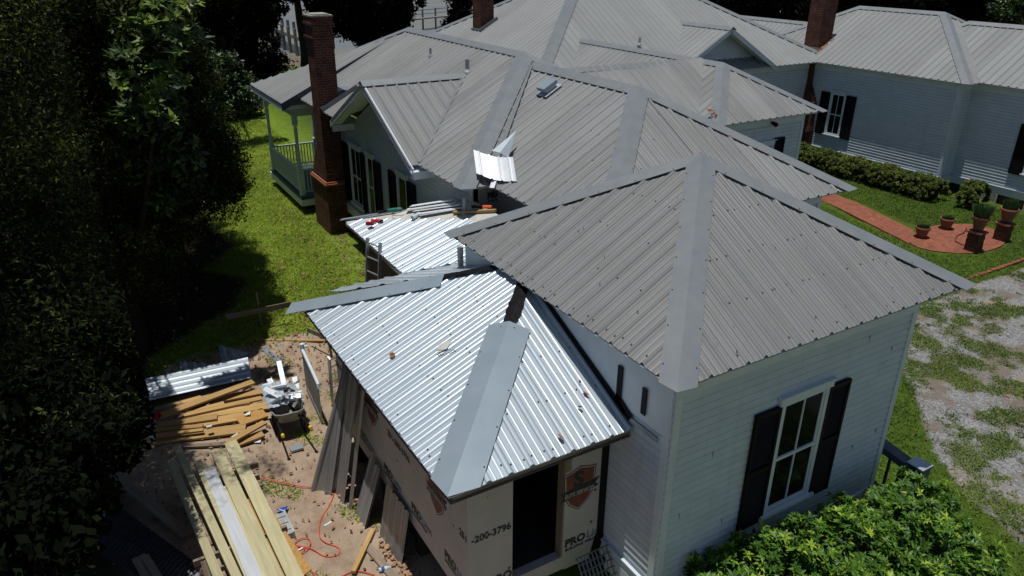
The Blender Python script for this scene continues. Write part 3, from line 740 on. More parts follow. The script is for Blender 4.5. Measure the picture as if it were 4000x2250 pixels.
# valley metal beside the N1 south slope
v_ = MB()
def strip3(mb, a, b, wdt, lift, nvec):
    a = Vector(a); b = Vector(b); d = (b-a).normalized(); s = nvec.cross(d).normalized()*wdt/2; u = nvec*lift
    mb.quad(a-s+u, a+s+u, b+s+u, b-s+u); mb.quad(b-s+u-nvec*.004, b+s+u-nvec*.004, a+s+u-nvec*.004, a-s+u-nvec*.004)
strip3(v_, (7.45, 13.36, 4.80), (10.55, 16.7, 6.56), .10, .045, plane_n(0, .56))
v_.build('valley_flashing', M['cap'], house)
# west gable
kg = 1.45/2.84; zg = 6.2
roof(house, 'gable_roof', [(6.56, 18.4), (9.49, 18.4), (6.76, 15.56), (6.56, 15.56)], 1, 18.4, zg, kg, M['old_mid'], .12, 1, .1)
roof(house, 'gable_roof', [(6.56, 18.4), (9.49, 18.4), (6.76, 21.26), (6.56, 21.26)], 1, 18.4, zg, -kg*2.84/2.86, M['old_mid'], .12, 1)
hipcap(house, (6.54, 18.4, zg), (9.52, 18.4, zg), plane_n(1, kg), plane_n(1, -kg), M['cap'], .2)
gv = MB(); strip3(gv, (6.80, 15.60, 4.76), (9.40, 18.3, 6.15), .16, .03, plane_n(0, .5)); strip3(gv, (6.80, 21.2, 4.76), (9.40, 18.5, 6.15), .16, .03, plane_n(0, .5))
gv.build('valley_flashing', M['cap'], house)
ra = MB()
for s in (-1, 1):
    ra.beam((6.60, 18.4+s*2.92, 4.62), (6.60, 18.4, 6.12), .03, .17); ra.beam((6.72, 18.4+s*2.9, 4.58), (6.72, 18.4, 6.06), .30, .03)
    ra.box(6.62, 7.25, 18.4+s*2.9-.12 if s > 0 else 18.4-2.92, 18.4+2.92 if s > 0 else 18.4-2.78, 4.42, 4.60)
ra.build('gable_trim', M['white'], house)
f = MB()
f.beam((6.90, 13.45, 4.72), (6.90, 15.6, 4.72), .03, .09); f.beam((6.90, 21.2, 4.72), (6.90, 22.4, 4.72), .03, .09); f.beam((6.90, 13.45, 4.72), (7.9, 13.45, 4.72), .03, .09)
f.quad((6.9, 13.45, 4.685), (7.3, 13.45, 4.685), (7.3, 15.6, 4.685), (6.9, 15.6, 4.685)); f.quad((6.9, 13.45, 4.684), (6.9, 13.8, 4.684), (14, 13.8, 4.684), (14, 13.45, 4.684))
f.build('fascia', M['white'], house)
wallrun((7.27, 13.8), (7.27, 25.4), (-1, 0), 1.78, 4.68, corner=(True, False), frieze=0)
def gclip(z):
    t = max(0.0, (6.08-z)/kg); a, b = 18.4-t, 18.4+t; a = max(a, 15.7); b = min(b, 21.1)
    return ((a-15.5)/5.8, (b-15.5)/5.8)
gm = MB(); siding(gm, (7.27, 15.5), (7.27, 21.3), (-1, 0), 4.68, 6.0, gclip); gm.quad((7.29, 15.7, 4.5), (7.29, 21.1, 4.5), (7.29, 18.5, 6.1), (7.29, 18.3, 6.1)); gm.build('gable_wall', M['siding'], house)
rv = MB(); rv.lathe((0, 0, 0), [(0, .03), (.17, .03), (.21, .03), (.21, 0)], 24)
rv.v = [(7.25-z, 18.55+x, 5.12+y) for x, y, z in rv.v]; rv.build('round_vent', M['black'], house)
shutter(house, (7.27, 22.35), (7.27, 21.85), (-1, 0), 1.98, 3.85)
window(house, (7.27, 21.75), (7.27, 20.75), (-1, 0), 2.08, 3.85)
shutter(house, (7.27, 20.78), (7.27, 20.36), (-1, 0), 1.98, 3.85)
window(house, (7.27, 20.34), (7.27, 19.72), (-1, 0), 2.08, 3.85, mull=False)
shutter(house, (7.27, 19.72), (7.27, 19.22), (-1, 0), 1.98, 3.85)
shutter(house, (7.27, 18.6), (7.27, 18.12), (-1, 0), 1.98, 3.85)
window(house, (7.27, 18.05), (7.27, 17.35), (-1, 0), 2.08, 3.85, mull=False)
shutter(house, (7.27, 17.35), (7.27, 16.84), (-1, 0), 1.98, 3.85)
fo = MB(); fo.box(7.32, 7.4, 13.9, 25.4, .3, 1.55); fo.build('foundation', M['brick'], house)
# south wall of N1 with exposed house wrap
wl = MB(); wl.box(7.27, 8.6, 13.8, 13.92, 1.5, 4.66); wl.box(7.27, 8.6, 13.770, 13.797, 1.5, 4.0); o_wrapN = wl.build('wrapped_wall', M['wrap'], house)
# --- porch roof
kp = .47
pz = 6.5013-kp*(10.06-6.12)
roof(house, 'porch_roof', [(6.12, 24.86), (10.06, 24.86), (6.12, 29.13)], 0, 10.06, 6.52, kp, M['old_mid'], .1)
q = MB(); q.add([(10.06, 24.85, 6.50), (6.12, 24.85, 6.52-kp*3.94), (6.12, 24.85, 4.41), (10.06, 24.85, 6.50)], [(0, 1, 2)]); q.build('porch_gable', M['slate'], house)  # shade of this south face painted in with the dark slate colour
pf = MB(); pf.beam((6.15, 24.9, 4.5), (6.15, 29.1, 4.5), .03, .14); pf.beam((6.15, 24.9, 4.5), (7.27, 24.9, 4.5), .03, .14); pf.beam((6.6, 25.3, 4.28), (6.6, 29.0, 4.28), .12, .3); pf.beam((6.6, 25.3, 4.28), (7.27, 25.3, 4.28), .12, .3)
pf.quad((6.15, 24.9, 4.42), (6.15, 29.1, 4.42), (7.3, 29.1, 4.42), (7.3, 24.9, 4.42)); pf.build('porch_beam', M['white'], house)
pd = MB(); pd.box(6.5, 8.6, 25.1, 29.3, 1.28, 1.38); pd.build('porch_floor', simple('porch_green', (.03, .06, .05), (.05, .085, .07), 4), house)
pd = MB(); pd.box(6.47, 8.6, 25.06, 29.34, 1.06, 1.28); pd.build('porch_skirt', M['white'], house)
pd = MB(); pd.box(6.75, 8.6, 25.4, 29.1, .4, 1.06); pd.build('porch_base', M['brick'], house)
for px_, py_ in ((6.6, 25.3), (6.6, 29.1), (8.3, 29.1)):
    p_ = MB(); p_.box(px_-.08, px_+.08, py_-.08, py_+.08, 1.38, 2.45)
    p_.lathe((px_, py_, 0), [(.075, 2.45), (.05, 2.52), (.065, 2.6), (.055, 3.2), (.065, 3.7), (.05, 3.78), (.08, 3.85)], 10); p_.box(px_-.08, px_+.08, py_-.08, py_+.08, 3.85, 4.2)
    # scroll bracket
    for sy in (-1, 1):
        pts = [(px_, py_+sy*(.08+.28*(1-math.cos(t))), 3.75+.32*math.sin(t)) for t in np.linspace(0, math.pi/2, 6)]
        p_.tube(pts, .02, 6); p_.tube([(px_, py_+sy*(.2+.05*math.cos(t)), 4.0+.05*math.sin(t)) for t in np.linspace(0, 6.3, 9)], .012, 5)
    p_.build('porch_post', M['white'], house)
def railing(a, b, z):
    r = MB(); a = Vector((*a, z)); b = Vector((*b, z)); u = Vector((0, 0, 1))
    r.beam(a+u*.9, b+u*.9, .06, .05); r.beam(a+u*.12, b+u*.12, .05, .05)
    n = int((b-a).length/.11)
    for i in range(1, n): p = a.lerp(b, i/n); r.beam(p+u*.12, p+u*.9, .032, .032, up=(0, 1, 0))
    r.build('railing', M['white'], house)
railing((6.6, 25.3), (6.6, 29.1), 1.38); railing((6.6, 25.3), (7.27, 25.3), 1.38); railing((6.6, 29.1), (8.3, 29.1), 1.38)
# --- N2 and the cross roofs
r0, r1, zr, nn = hiproof(7.4, 13.93, 9.33, 22.0, 4.75, .563, M['old_mid'], 'y', screws=.12, phase=.03, planes='WSE', caps='abr', wd=.23)
f = MB(); fascia(f, 7.4, 13.93, 9.33, 20, 4.75, .15, .04); f.build('fascia', M['white'], house)
w2 = MB(); w2.box(7.85, 7.95, 11.2, 13.8, 1.5, 4.6); w2.build('wrapped_wall', M['wrap'], house)
wallrun((13.5, 9.75), (10.4, 9.75), (0, -1), 1.2, 4.70); wallrun((13.5, 15.7), (13.5, 9.75), (1, 0), 1.2, 4.70)
# cross roof along x, ridge y=18.3
kc = .563
roof(house, 'roof', [(10.7, 16.0), (18.2, 16.0), (18.2, 18.45), (10.7, 18.45)], 1, 16.0, 6.03-kc*2.3, kc, M['old_mid'], .06)
roof(house, 'roof', [(10.7, 20.9), (18.2, 20.9), (18.2, 18.45), (10.7, 18.45)], 1, 20.9, 6.03-kc*2.3, -kc, M['old_mid'], .06)
hipcap(house, (11.3, 18.45, 6.10), (18.0, 18.45, 6.05), plane_n(1, kc), plane_n(1, -kc), M['cap'], .2)
# W wing
k = .563; hw = 2.275; xc = 18.17
roof(house, 'roof', [(15.89, 15.21), (20.45, 15.21), (18.17, 17.49)], 1, 15.21, 4.75, k, M['old_mid'], .02, 1, .1)
roof(house, 'roof', [(15.89, 15.21), (18.17, 17.49), (18.17, 26.0), (15.89, 26.0)], 0, 15.89, 4.75, k, M['old_mid'], .12)
roof(house, 'roof', [(20.45, 15.21), (20.45, 26.0), (18.17, 26.0), (18.17, 17.49)], 0, 20.45, 4.75, -k, M['old_mid'], .12)
a_, b_, c_ = plane_n(0, k), plane_n(1, k), plane_n(0, -k); zt = 4.75+k*hw
hipcap(house, (15.83, 15.15, 4.72), (18.17, 17.49, zt), a_, b_, M['cap'], .23); hipcap(house, (20.53, 15.13, 4.70), (18.17, 17.49, zt), b_, c_, M['cap'], .2)
hipcap(house, (18.17, 17.49, zt), (18.17, 25.6, zt), a_, c_, M['cap'], .2)
f = MB(); fascia(f, 15.89, 20.45, 15.21, 22, 4.75); f.build('fascia', M['white'], house)
wallrun((20.1, 15.65), (13.5, 15.65), (0, -1), 1.2, 4.70, corner=(True, False)); wallrun((20.1, 23.3), (20.1, 15.65), (1, 0), 1.2, 4.70)
window(house, (18.0, 15.65), (18.85, 15.65), (0, -1), 2.0, 3.82); shutter(house, (18.83, 15.65), (19.28, 15.65), (0, -1), 1.95, 4.0)
lf = MB(); lf.tube([(18.6, 15.6, 4.5), (18.6, 15.42, 4.46)], [.05, .07], 10); lf.build('flood_light', M['black'], house)
rs = MB()
for i in range(14):
    x = 16.12+rnd.uniform(-.1, .1); y = 15.55+rnd.uniform(-.25, .3); z = 4.75+k*(y-15.21)+.02
    rs.beam((x-.05, y, z), (x+.05, y+.02, z+.012), .05, .01)
rs.build('rusty_flashing', M['rust'], house)
# big centre roof G
kG = .563
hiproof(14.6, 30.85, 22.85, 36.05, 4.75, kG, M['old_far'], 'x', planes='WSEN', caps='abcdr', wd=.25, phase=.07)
f = MB(); fascia(f, 14.6, 30.85, 22.85, 36.05, 4.75); f.build('fascia', M['white'], house)
wallrun((30.3, 23.35), (15.1, 23.35), (0, -1), 1.2, 4.70); wallrun((15.1, 23.35), (15.1, 35.6), (-1, 0), 1.2, 4.70); wallrun((30.3, 35.6), (30.3, 23.35), (1, 0), 1.2, 4.70)
# south gable on G
kk = .57; zz = 4.75+kk*2.93
roof(house, 'gable_roof', [(21.1, 22.85), (24.03, 22.85), (24.03, 25.86), (21.1, 22.9)], 0, 21.1, 4.75, kk, M['old_far'], .04)
roof(house, 'gable_roof', [(26.96, 22.85), (26.96, 22.9), (24.03, 25.86), (24.03, 22.85)], 0, 26.96, 4.75, -kk, M['old_far'], .04)
hipcap(house, (24.03, 22.8, zz), (24.03, 25.9, zz), plane_n(0, kk), plane_n(0, -kk), M['cap'], .2)
gt = MB()
for s in (-1, 1):
    gt.beam((24.03+s*2.95, 22.87, 4.66), (24.03, 22.87, zz-.09), .03, .17); gt.beam((24.03+s*2.9, 23.05, 4.62), (24.03, 23.05, zz-.14), .36, .03)
gt.build('gable_trim', M['white'], house)
gw = MB()
def gc2(z):
    t = max(0, (zz-.15-z)/kk); return ((2.9-t)/5.8, (2.9+t)/5.8)
siding(gw, (21.13, 23.5), (26.93, 23.5), (0, -1), 5.05, zz-.15, gc2); gw.quad((21.3, 23.51, 5.0), (26.8, 23.51, 5.0), (24.1, 23.51, zz-.12), (23.96, 23.51, zz-.12)); gw.build('gable_wall', M['siding'], house)
# --- east wing F (two blocks) and the link
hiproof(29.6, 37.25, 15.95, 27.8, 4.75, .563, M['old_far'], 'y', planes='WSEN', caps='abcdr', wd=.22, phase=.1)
roof(house, 'roof', [(29.6, 27.8), (32.0, 25.4), (32.0, 33.5), (29.6, 33.5)], 0, 29.6, 4.75, .563, M['old_far'], .1)
roof(house, 'roof', [(34.4, 27.8), (34.4, 33.5), (32.0, 33.5), (32.0, 25.4)], 0, 34.4, 4.75, -.563, M['old_far'], .1)
hipcap(house, (32.0, 25.4, 4.75+.563*2.4), (32.0, 33.5, 4.75+.563*2.4), plane_n(0, .563), plane_n(0, -.563), M['cap'], .2)
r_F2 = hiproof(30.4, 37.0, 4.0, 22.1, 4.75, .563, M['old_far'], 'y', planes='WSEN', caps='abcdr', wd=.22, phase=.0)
f = MB(); fascia(f, 29.6, 37.25, 15.95, 33, 4.75, .2); fascia(f, 30.4, 37, 4, 15.9, 4.75, .2); f.build('fascia', M['white'], house)
wallrun((29.9, 16.35), (29.9, 33.0), (-1, 0), .98, 4.70, corner=(True, False)); wallrun((30.7, 16.35), (29.9, 16.35), (0, -1), .98, 4.70, corner=(False, True))
wallrun((30.7, 4.4), (30.7, 16.35), (-1, 0), .98, 4.70, corner=(False, False))
window(house, (29.9, 22.02), (29.9, 21.2), (-1, 0), 1.68, 3.5); shutter(house, (29.9, 22.52), (29.9, 22.02), (-1, 0), 1.62, 3.52); shutter(house, (29.9, 21.2), (29.9, 20.7), (-1, 0), 1.62, 3.52)
window(house, (29.9, 26.2), (29.9, 25.4), (-1, 0), 1.7, 3.5); shutter(house, (29.9, 25.42), (29.9, 24.95), (-1, 0), 1.62, 3.55)
shutter(house, (30.7, 14.22), (30.7, 13.74), (-1, 0), 1.62, 3.5); window(house, (30.7, 13.72), (30.7, 12.9), (-1, 0), 1.7, 3.5)
fb = MB(); fb.box(30.85, 31.0, 4.4, 33, .2, .72); fb.build('foundation', M['dark_inside'], house)
for y0, y1 in ((14.35, 15.2), (12.2, 13.35)):
    l_ = MB(); X = 30.67
    l_.box(X-.02, X+.02, y0, y0+.05, .33, .72); l_.box(X-.02, X+.02, y1-.05, y1, .33, .72); l_.box(X-.02, X+.02, y0+.05, y1-.05, .33, .38)
    n = int((y1-y0)/.09)
    for i in range(-5, n+1):
        for s in (1, -1):
            ya = y0+i*.09; yb = ya+.39
            A, B = (ya, yb) if s > 0 else (yb, ya)
            pa, pb = Vector((X-.012*s, A, .33)), Vector((X-.012*s, B, .72))
            t0, t1 = 0, 1
            for lim, sg in ((y0+.03, 1), (y1-.03, -1)):
                fa, fb_ = (pa.y-lim)*sg, (pb.y-lim)*sg
                if fa < 0 and fb_ < 0: t0 = 2
                elif fa < 0: t0 = max(t0, fa/(fa-fb_))
                elif fb_ < 0: t1 = min(t1, fa/(fa-fb_))
            if t1-t0 > .1: l_.beam(pa.lerp(pb, t0), pa.lerp(pb, t1), .01, .022, up=(0, 1, 0))
    l_.build('lattice', M['lattice'], house)
br = MB(); br.box(30.72, 31.0, 13.4, 14.3, .25, .74); br.build('pier_block', M['brick'], house)
# chimneys
def stack(x0, x1, y0, y1, z0, z1, name='chimney', corb=True, lit=None):
    c = MB(); c.box(x0, x1, y0, y1, z0, z1-.9 if corb else z1)
    if corb:
        e = .0; z = z1-.9
        for dz, o in ((.30, .02), (.06, .05), (.32, .0), (.05, .05), (.17, .02)):
            c.box(x0-o, x1+o, y0-o, y1+o, z, z+dz); z += dz
    ch = c.build(name, M['brick'], house)
    if corb:
        p = MB(); p.box(x0-.03, x1+.03, y0-.03, y1+.03, z1, z1+.045); p.box(x0+.06, x1-.06, y0+.06, y1-.06, z1+.045, z1+.075); p.build('chimney_cap', M['concrete'], ch)
    return ch
ch = stack(6.67, 7.28, 22.5, 23.22, 3.6, 7.46)
lo = MB(); lo.box(6.62, 7.28, 22.42, 23.95, .6, 2.45)
n = 8
for i in range(n):
    t = i/n; z = 2.56+i*.13
    lo.box(6.65+.02*t, 7.28, 22.45+.05*t, 23.9-.68*t, z, z+.13)
lo.build('chimney_base', M['brick'], ch)
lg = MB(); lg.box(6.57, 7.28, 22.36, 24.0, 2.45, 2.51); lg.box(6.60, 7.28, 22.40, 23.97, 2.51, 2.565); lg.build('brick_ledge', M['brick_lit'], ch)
fl = MB(); fl.beam((6.72, 22.46, 4.80), (7.9, 22.46, 5.40), .02, .2); fl.quad((7.30, 22.5, 5.12), (7.30, 23.2, 5.12), (7.75, 23.2, 5.33), (7.75, 22.5, 5.33)); fl.quad((7.30, 22.5, 5.35), (7.75, 22.5, 5.33), (7.75, 23.2, 5.33), (7.30, 23.2, 5.35))
fl.build('flashing', M['cap'], ch)
ch = stack(16.70, 17.35, 30.72, 31.5, 5.6, 9.0, corb=False)
fl = MB(); fl.box(16.64, 17.40, 30.66, 31.56, 5.7, 6.02); fl.beam((16.62, 30.64, 6.0), (17.5, 30.64, 6.48), .02, .14); fl.build('flashing', M['cap'], ch)
ch = stack(30.30, 31.16, 23.48, 24.27, 4.8, 9.2, corb=False)
fl = MB(); fl.box(30.24, 31.2, 23.42, 24.33, 4.9, 5.26); fl.build('flashing', M['cap'], ch)
ru = MB()
for i in range(26):
    x = rnd.uniform(29.9, 31.1); y = 23.34+rnd.uniform(-.06, .08)+(.0 if x > 30.2 else rnd.uniform(0, .9)); z = 4.75+.563*(x-29.6)+.012
    ru.beam((x-.06, y, z), (x+.06, y, z+.07), .05, .006)
ru.build('rust_stain', M['rust'], ch)
cw = MB()
cw.box(29.72, 29.89, 23.12, 23.9, 3.75, 4.62)
for i in range(8):
    t = i/7; cw.box(29.70-.06*t, 29.89, 23.1-.4*t, 23.92+.55*t, 3.75-(i+1)*.11, 3.75-i*.11)
cw.box(29.64, 29.89, 22.68, 24.5, 1.9, 2.87)
for i in range(4): cw.box(29.62-.03*i, 29.89, 22.66-.02*i, 24.52+.02*i, 1.9-(i+1)*.07, 1.9-i*.07)
cw.box(29.60, 29.89, 22.64, 24.55, .3, 1.62); cw.build('chimney_base', M['brick'], ch)
# roof vents
def pipe(x, y, z, r, h, par, name='vent_pipe', mat='pipe', boot=True):
    p = MB(); p.tube([(x, y, z-.15), (x, y, z+h)], r, 12)
    if boot: p.lathe((x, y, z), [(r*2.2, -.02), (r*2.0, .03), (r*1.2, .09), (r*1.1, .11)], 12)
    return p.build(name, M[mat], par, smooth=False)
pipe(9.75, 21.1, plW(9.75), .035, .26, house); pipe(9.57, 18.4, plW(9.57), .055, .36, house)
pipe(20.6, 24.5, 4.75+.563*1.65+.1, .05, .3, house)
bv = MB(); sx = .563; x, y = 10.02, 15.05; z = 4.75+sx*(x-7.4)
u = Vector((1, 0, sx)).normalized(); n_ = Vector((-sx, 0, 1)).normalized(); v2 = Vector((0, 1, 0)); c = Vector((x, y, z))
bv.beam(c-u*.26+n_*.045, c+u*.26+n_*.045, .44, .015, up=n_); b1 = bv.build('vent_flange', M['galv'], house)
bv = MB(); bv.beam(c-u*.2+n_*.17, c+u*.2+n_*.17, .34, .09, up=n_, taper=.97); bv.beam(c-u*.15+n_*.09, c+u*.15+n_*.09, .26, .09, up=n_); bb = bv.build('roof_vent', M['newcap'], house)
# handrail at the east side steps
hr = MB(); hr.beam((10.90, 6.25, 1.66), (11.22, 5.38, 1.28), .26, .12); hr.box(11.12, 11.38, 5.14, 5.40, .35, 1.36); hr.box(11.10, 11.40, 5.12, 5.42, 1.36, 1.39)
for i in range(5):
    t = i/5; hr.beam((10.95+.3*t, 6.25-.9*t, .5), (10.95+.3*t, 6.25-.9*t, 1.55-.38*t), .04, .04, up=(0, 1, 0))
hr.build('stair_rail', M['slate'], house); hp = MB(); hp.box(11.10, 11.40, 5.12, 5.42, 1.392, 1.41); hp.build('newel_cap', M['galv'], house)
st = MB()
for i in range(4): st.box(10.5, 11.1, 5.4+i*.28, 6.6, .3+i*.16, .46+i*.16)
st.build('steps', M['slate'], house)

# ------------------------------------------------------------------ the unfinished addition
add = empty('addition', (3.37, 6.69, .35), 'unfinished addition in pinkish house wrap under bright new silver metal roofing', 'building')
ka = .44; kb = .34; ax0, ay0, ay1 = 2.90, 6.22, 12.12; az = 3.53
ym = 9.14; xm = ax0+(ym-ay0)
wallx = 5.65
SWc, top = (ax0, ay0), (wallx, 9.0)
t_ = wallx-ax0
def zW(x): return az+ka*(x-ax0)
roof(add, 'roof', [(ax0, ay0), (wallx, ay0+t_), (wallx, ay1-t_ if ay1-t_ > ay0+t_ else ay0+t_+.01), (ax0, ay1)], 0, ax0, az, ka, M['new'], .02, 1.0, .55)
roof(add, 'roof', [(ax0, ay0), (wallx, ay0), (wallx, ay0+t_)], 1, ay0, az, ka, M['new'], .08, 1.0, .5)
kn = .385
roof(add, 'roof', [(3.45, 11.62), (5.60, 9.44), (5.64, 9.44), (5.64, 12.48), (3.85, 12.48), (3.45, 12.2)], 1, 12.48, az, -kn, M['new'], .08, .8, 0)
roof(add, 'roof', [(5.66, 11.06), (6.95, 11.06), (6.95, 12.44), (5.66, 12.44)], 1, 12.48, az+.012, -kn, M['new'], .02, .8, 0)
aW, aS, aN = plane_n(0, ka), plane_n(1, ka), plane_n(1, -ka)
def H(t, dz=0): return (ax0+t, ay0+t, az+ka*t+dz)
hipcap(add, H(-.03), H(1.96), aW, aS, M['newcap'], .31, 'hip_cap', joints=False)
hipcap(add, (ax0-.12, ay1+.12, az-.04), (4.82, ay1-1.92, az+ka*1.92), aN, aW, M['newcap'], .27, 'hip_cap', joints=False, trim=False)
tpm = MB()
prev = None
for i in range(15):
    t = 1.90+i*.060; p = Vector(H(t, .045+rnd.uniform(0, .012))); wd = .10+rnd.uniform(-.015, .02); d = Vector((1, -1, 0)).normalized()
    a = p+d*wd-Vector((0, 0, .03)); b = p-d*wd-Vector((0, 0, .03))
    if prev: tpm.quad(prev[0], a, p, prev[1]); tpm.quad(prev[1], p, b, prev[2])
    prev = (a, p, b)
tpm.build('flashing_tape', M['tar'], add); tpm = MB()
prev = None
for i in range(14):
    t = 1.88+i*.066; p = Vector((ax0+t, ay1-t, az+ka*t+.045+rnd.uniform(0, .012))); wd = .10+rnd.uniform(-.02, .02); d = Vector((1, 1, 0)).normalized()
    a = p+d*wd-Vector((0, 0, .03)); b = p-d*wd-Vector((0, 0, .03))
    if prev: tpm.quad(a, prev[0], prev[1], p); tpm.quad(p, prev[1], prev[2], b)
    prev = (a, p, b)
tpm.build('flashing_tape', M['tar'], add)
# walls
X, Y = 3.37, 6.69
wl = MB()
wl.box(X, 4.05, Y, Y+.14, 1.02, 3.60); wl.box(4.89, 5.64, Y, Y+.14, 1.02, 3.60); wl.box(4.05, 4.89, Y, Y+.14, 3.25, 3.60); wl.box(4.05, 4.89, Y, Y+.14, 1.02, 1.26)
wl.box(4.93, 5.5, Y-.004, Y, 1.0, 1.03)
w1 = wl.build('front_wall', M['wrap'], add)
wl = MB(); wl.box(X, X+.14, Y+.14, 11.62, 1.08, 3.60); wl.box(X, X+.14, 11.62, 11.9, .8, 3.6); w2 = wl.build('side_wall', M['wrap'], add)
wl = MB(); wl.box(X+.14, 5.6, 11.5, 11.64, 1.08, 3.60); wl.build('back_wall', M['wrap'], add)
df = MB(); df.box(4.87, 4.895, Y-.002, Y+.15, 1.26, 3.25); df.box(4.896, 4.98, Y-.012, Y-.001, 2.78, 3.3); df.build('door_frame', M['grey_wood'], w1)
fl = MB(); fl.box(X+.02, 5.62, Y+.02, 11.6, 1.09, 1.24); fl.build('floor', M['dark_inside'], add)
ps = MB()
for y in (7.2, 8.6, 10.0, 11.4): ps.box(X+.1, X+.3, y, y+.2, .2, 1.09); ps.box(5.2, 5.4, y, y+.2, .2, 1.09)
ps.box(5.5, 5.56, 6.8, 11.6, .2, 3.4)
ps.build('pier', M['dark_inside'], add)
fc = MB(); fc.beam((ax0+.09, ay0+.09, az-.09), (ax0+.09, ay1, az-.09), .03, .09); fc.beam((ax0+.09, ay0+.09, az-.09), (wallx-.02, ay0+.09, az-.09), .03, .09)
fc.quad((ax0+.04, ay0+.04, az-.15), (ax0+.04, ay1, az-.15), (X+.05, ay1, az-.15), (X+.05, ay0+.04, az-.15)); fc.quad((ax0+.04, ay0+.04, az-.149), (X+.05, Y+.05, az-.149), (wallx-.02, Y+.05, az-.149), (wallx-.02, ay0+.04, az-.149))
fc.build('eave_board', M['grey_wood'], add)
bt = MB(); bt.box(5.50, 5.62, Y-.014, Y-.002, 1.35, 3.4); bt.beam((5.56, Y-.01, 1.4), (5.46, Y-.01, 1.0), .16, .012, up=(0, 1, 0)); bt.build('corner_tape', M['tar'], w1)
# printing on the wrap
def text(s, size, p, xd, par, mat, bold=.0, name='lettering', wfit=None, ital=0, align='LEFT'):
    cu = bpy.data.curves.new('t', 'FONT'); cu.body = s; cu.size = size; cu.offset = bold; cu.extrude = .0008; cu.shear = ital; cu.align_x = align
    cu.resolution_u = 3
    ob = bpy.data.objects.new('t', cu); COL.objects.link(ob); dg = bpy.context.evaluated_depsgraph_get()
    me = bpy.data.meshes.new_from_object(ob.evaluated_get(dg)); bpy.data.objects.remove(ob)
    xs_ = [v.co.x for v in me.vertices]
    sc_ = 1.0 if not wfit else wfit/(max(xs_)-min(xs_))
    xd = Vector(xd); zd = Vector((0, 0, 1)); nd = xd.cross(zd)
    o0 = origin(par); p = Vector(p)
    for v in me.vertices: v.co = p+xd*v.co.x*sc_+zd*v.co.y+nd*v.co.z-o0
    me.materials.clear(); me.materials.append(M[mat])
    o = bpy.data.objects.new(name, me); link(o, par); return o
def logo(p, xd, par, flip=1):
    """PROLinx BUILDING WRAP print, p = lower left of PRO"""
    xd = Vector(xd); n = xd.cross(Vector((0, 0, 1)))*.004; p = Vector(p)+n
    text('PRO', .185, p, xd, par, 'ink', .009, wfit=.36)
    text('Linx', .185, p+xd*.385, xd, par, 'ink_blue', .004, wfit=.33)
    text('BUILDING WRAP', .07, p+xd*.01-Vector((0, 0, .085)), xd, par, 'ink', .002, wfit=.55)
def shield(p, xd, par):
    """shield with an S emblem and a banner, p = top centre"""
    xd = Vector(xd); u = Vector((0, 0, 1)); n = xd.cross(u); p = Vector(p)
    def pl(pts, mat, o):
        mb = MB(); mb.add([p+xd*a+u*b+n*o for a, b in pts], [tuple(range(len(pts)))]); return mb.build('emblem', M[mat], par)
    out = [(-.26, -.02), (-.13, .0), (0, .05), (.13, .0), (.26, -.02), (.24, -.40), (.17, -.56), (0, -.70), (-.17, -.56), (-.24, -.40)][::-1]
    pl([(a*1.06, b*1.04+.012) for a, b in out], 'ink', .0035); pl(out, 'ink_pale', .005); pl([(a*.93, b*.95-.015) for a, b in out], 'ink_red', .0065)
    pl([(-.33, -.47), (.33, -.40), (.27, -.33), (.35, -.245), (-.33, -.31), (-.27, -.39)][::1], 'ink', .008)
    text('ELITE SERVICES', .095, p+xd*-.25+u*-.425+n*.0095, xd, par, 'ink_pale', .002, wfit=.5)
    text('S', .36, p+xd*-.105+u*-.275+n*.008, xd, par, 'ink', .016)
ws = (0, -1, 0); xw = X-.001
for y in (12.05, 10.87, 9.70, 8.58, 7.42): logo((xw, y, 1.42), ws, w2)
for y in (11.95, 9.42): text('251-200-3796', .155, (xw-.004, y, 2.27), ws, w2, 'ink', .004, wfit=.86)
for y in (10.12, 7.62): shield((xw, y, 2.72), ws, w2)
text('251', .155, (xw-.004, 6.93, 2.22), ws, w2, 'ink', .004, wfit=.20)
text('-200-3796', .155, (3.42, Y-.005, 2.20), (1, 0, 0), w1, 'ink', .004, wfit=.60)
shield((5.14, Y-.001, 2.74), (1, 0, 0), w1)
logo((4.93, Y-.001, 1.42), (1, 0, 0), w1); 
p_ = Vector((3.70, Y-.005, 1.335)); text('PRO', .185, p_, (1, 0, 0), w1, 'ink', .009, wfit=.34)
text('tomo', .16, (5.632, 6.02, 1.12), (0, -1, 0), house, 'ink', .004, wfit=.38)
logo((7.60, 13.766, 4.30), (1, 0, 0), o_wrapN)
# deck roof beside it (A2)
A2p = [(5.09, 16.05), (5.03, 12.55), (6.35, 11.5), (7.3, 11.5), (7.3, 13.84)]
def zA(x): return 3.53+kb*(x-5.1)
mb = MB(); mb.add([(x, y, zA(x)+.0) for x, y in A2p]+[(x, y, zA(x)-.10) for x, y in A2p], [(0, 1, 2, 3, 4), (9, 8, 7, 6, 5)]+[(i, i+5, (i+1) % 5+5, (i+1) % 5) for i in range(5)])
mb.add([(5.09, 16.05, 3.53), (7.3, 13.84, 4.278), (7.3, 16.05, 3.53)], [(0, 1, 2)])
deck = mb.build('roof_deck', M['felt'], add)
roof(add, 'roof', [(5.05, 15.85), (5.03, 12.55), (6.35, 11.5), (6.85, 11.9), (6.85, 13.12), (6.6, 13.55), (5.4, 15.60)], 0, 5.05, zA(5.05)+.012, kb, M['new'], .1, 1.0, .15)
ef = MB(); ef.beam((5.02, 16.12, 3.54), (6.0, 15.16, 3.87), .12, .02); ef.build('edge_flashing', M['newcap'], add)
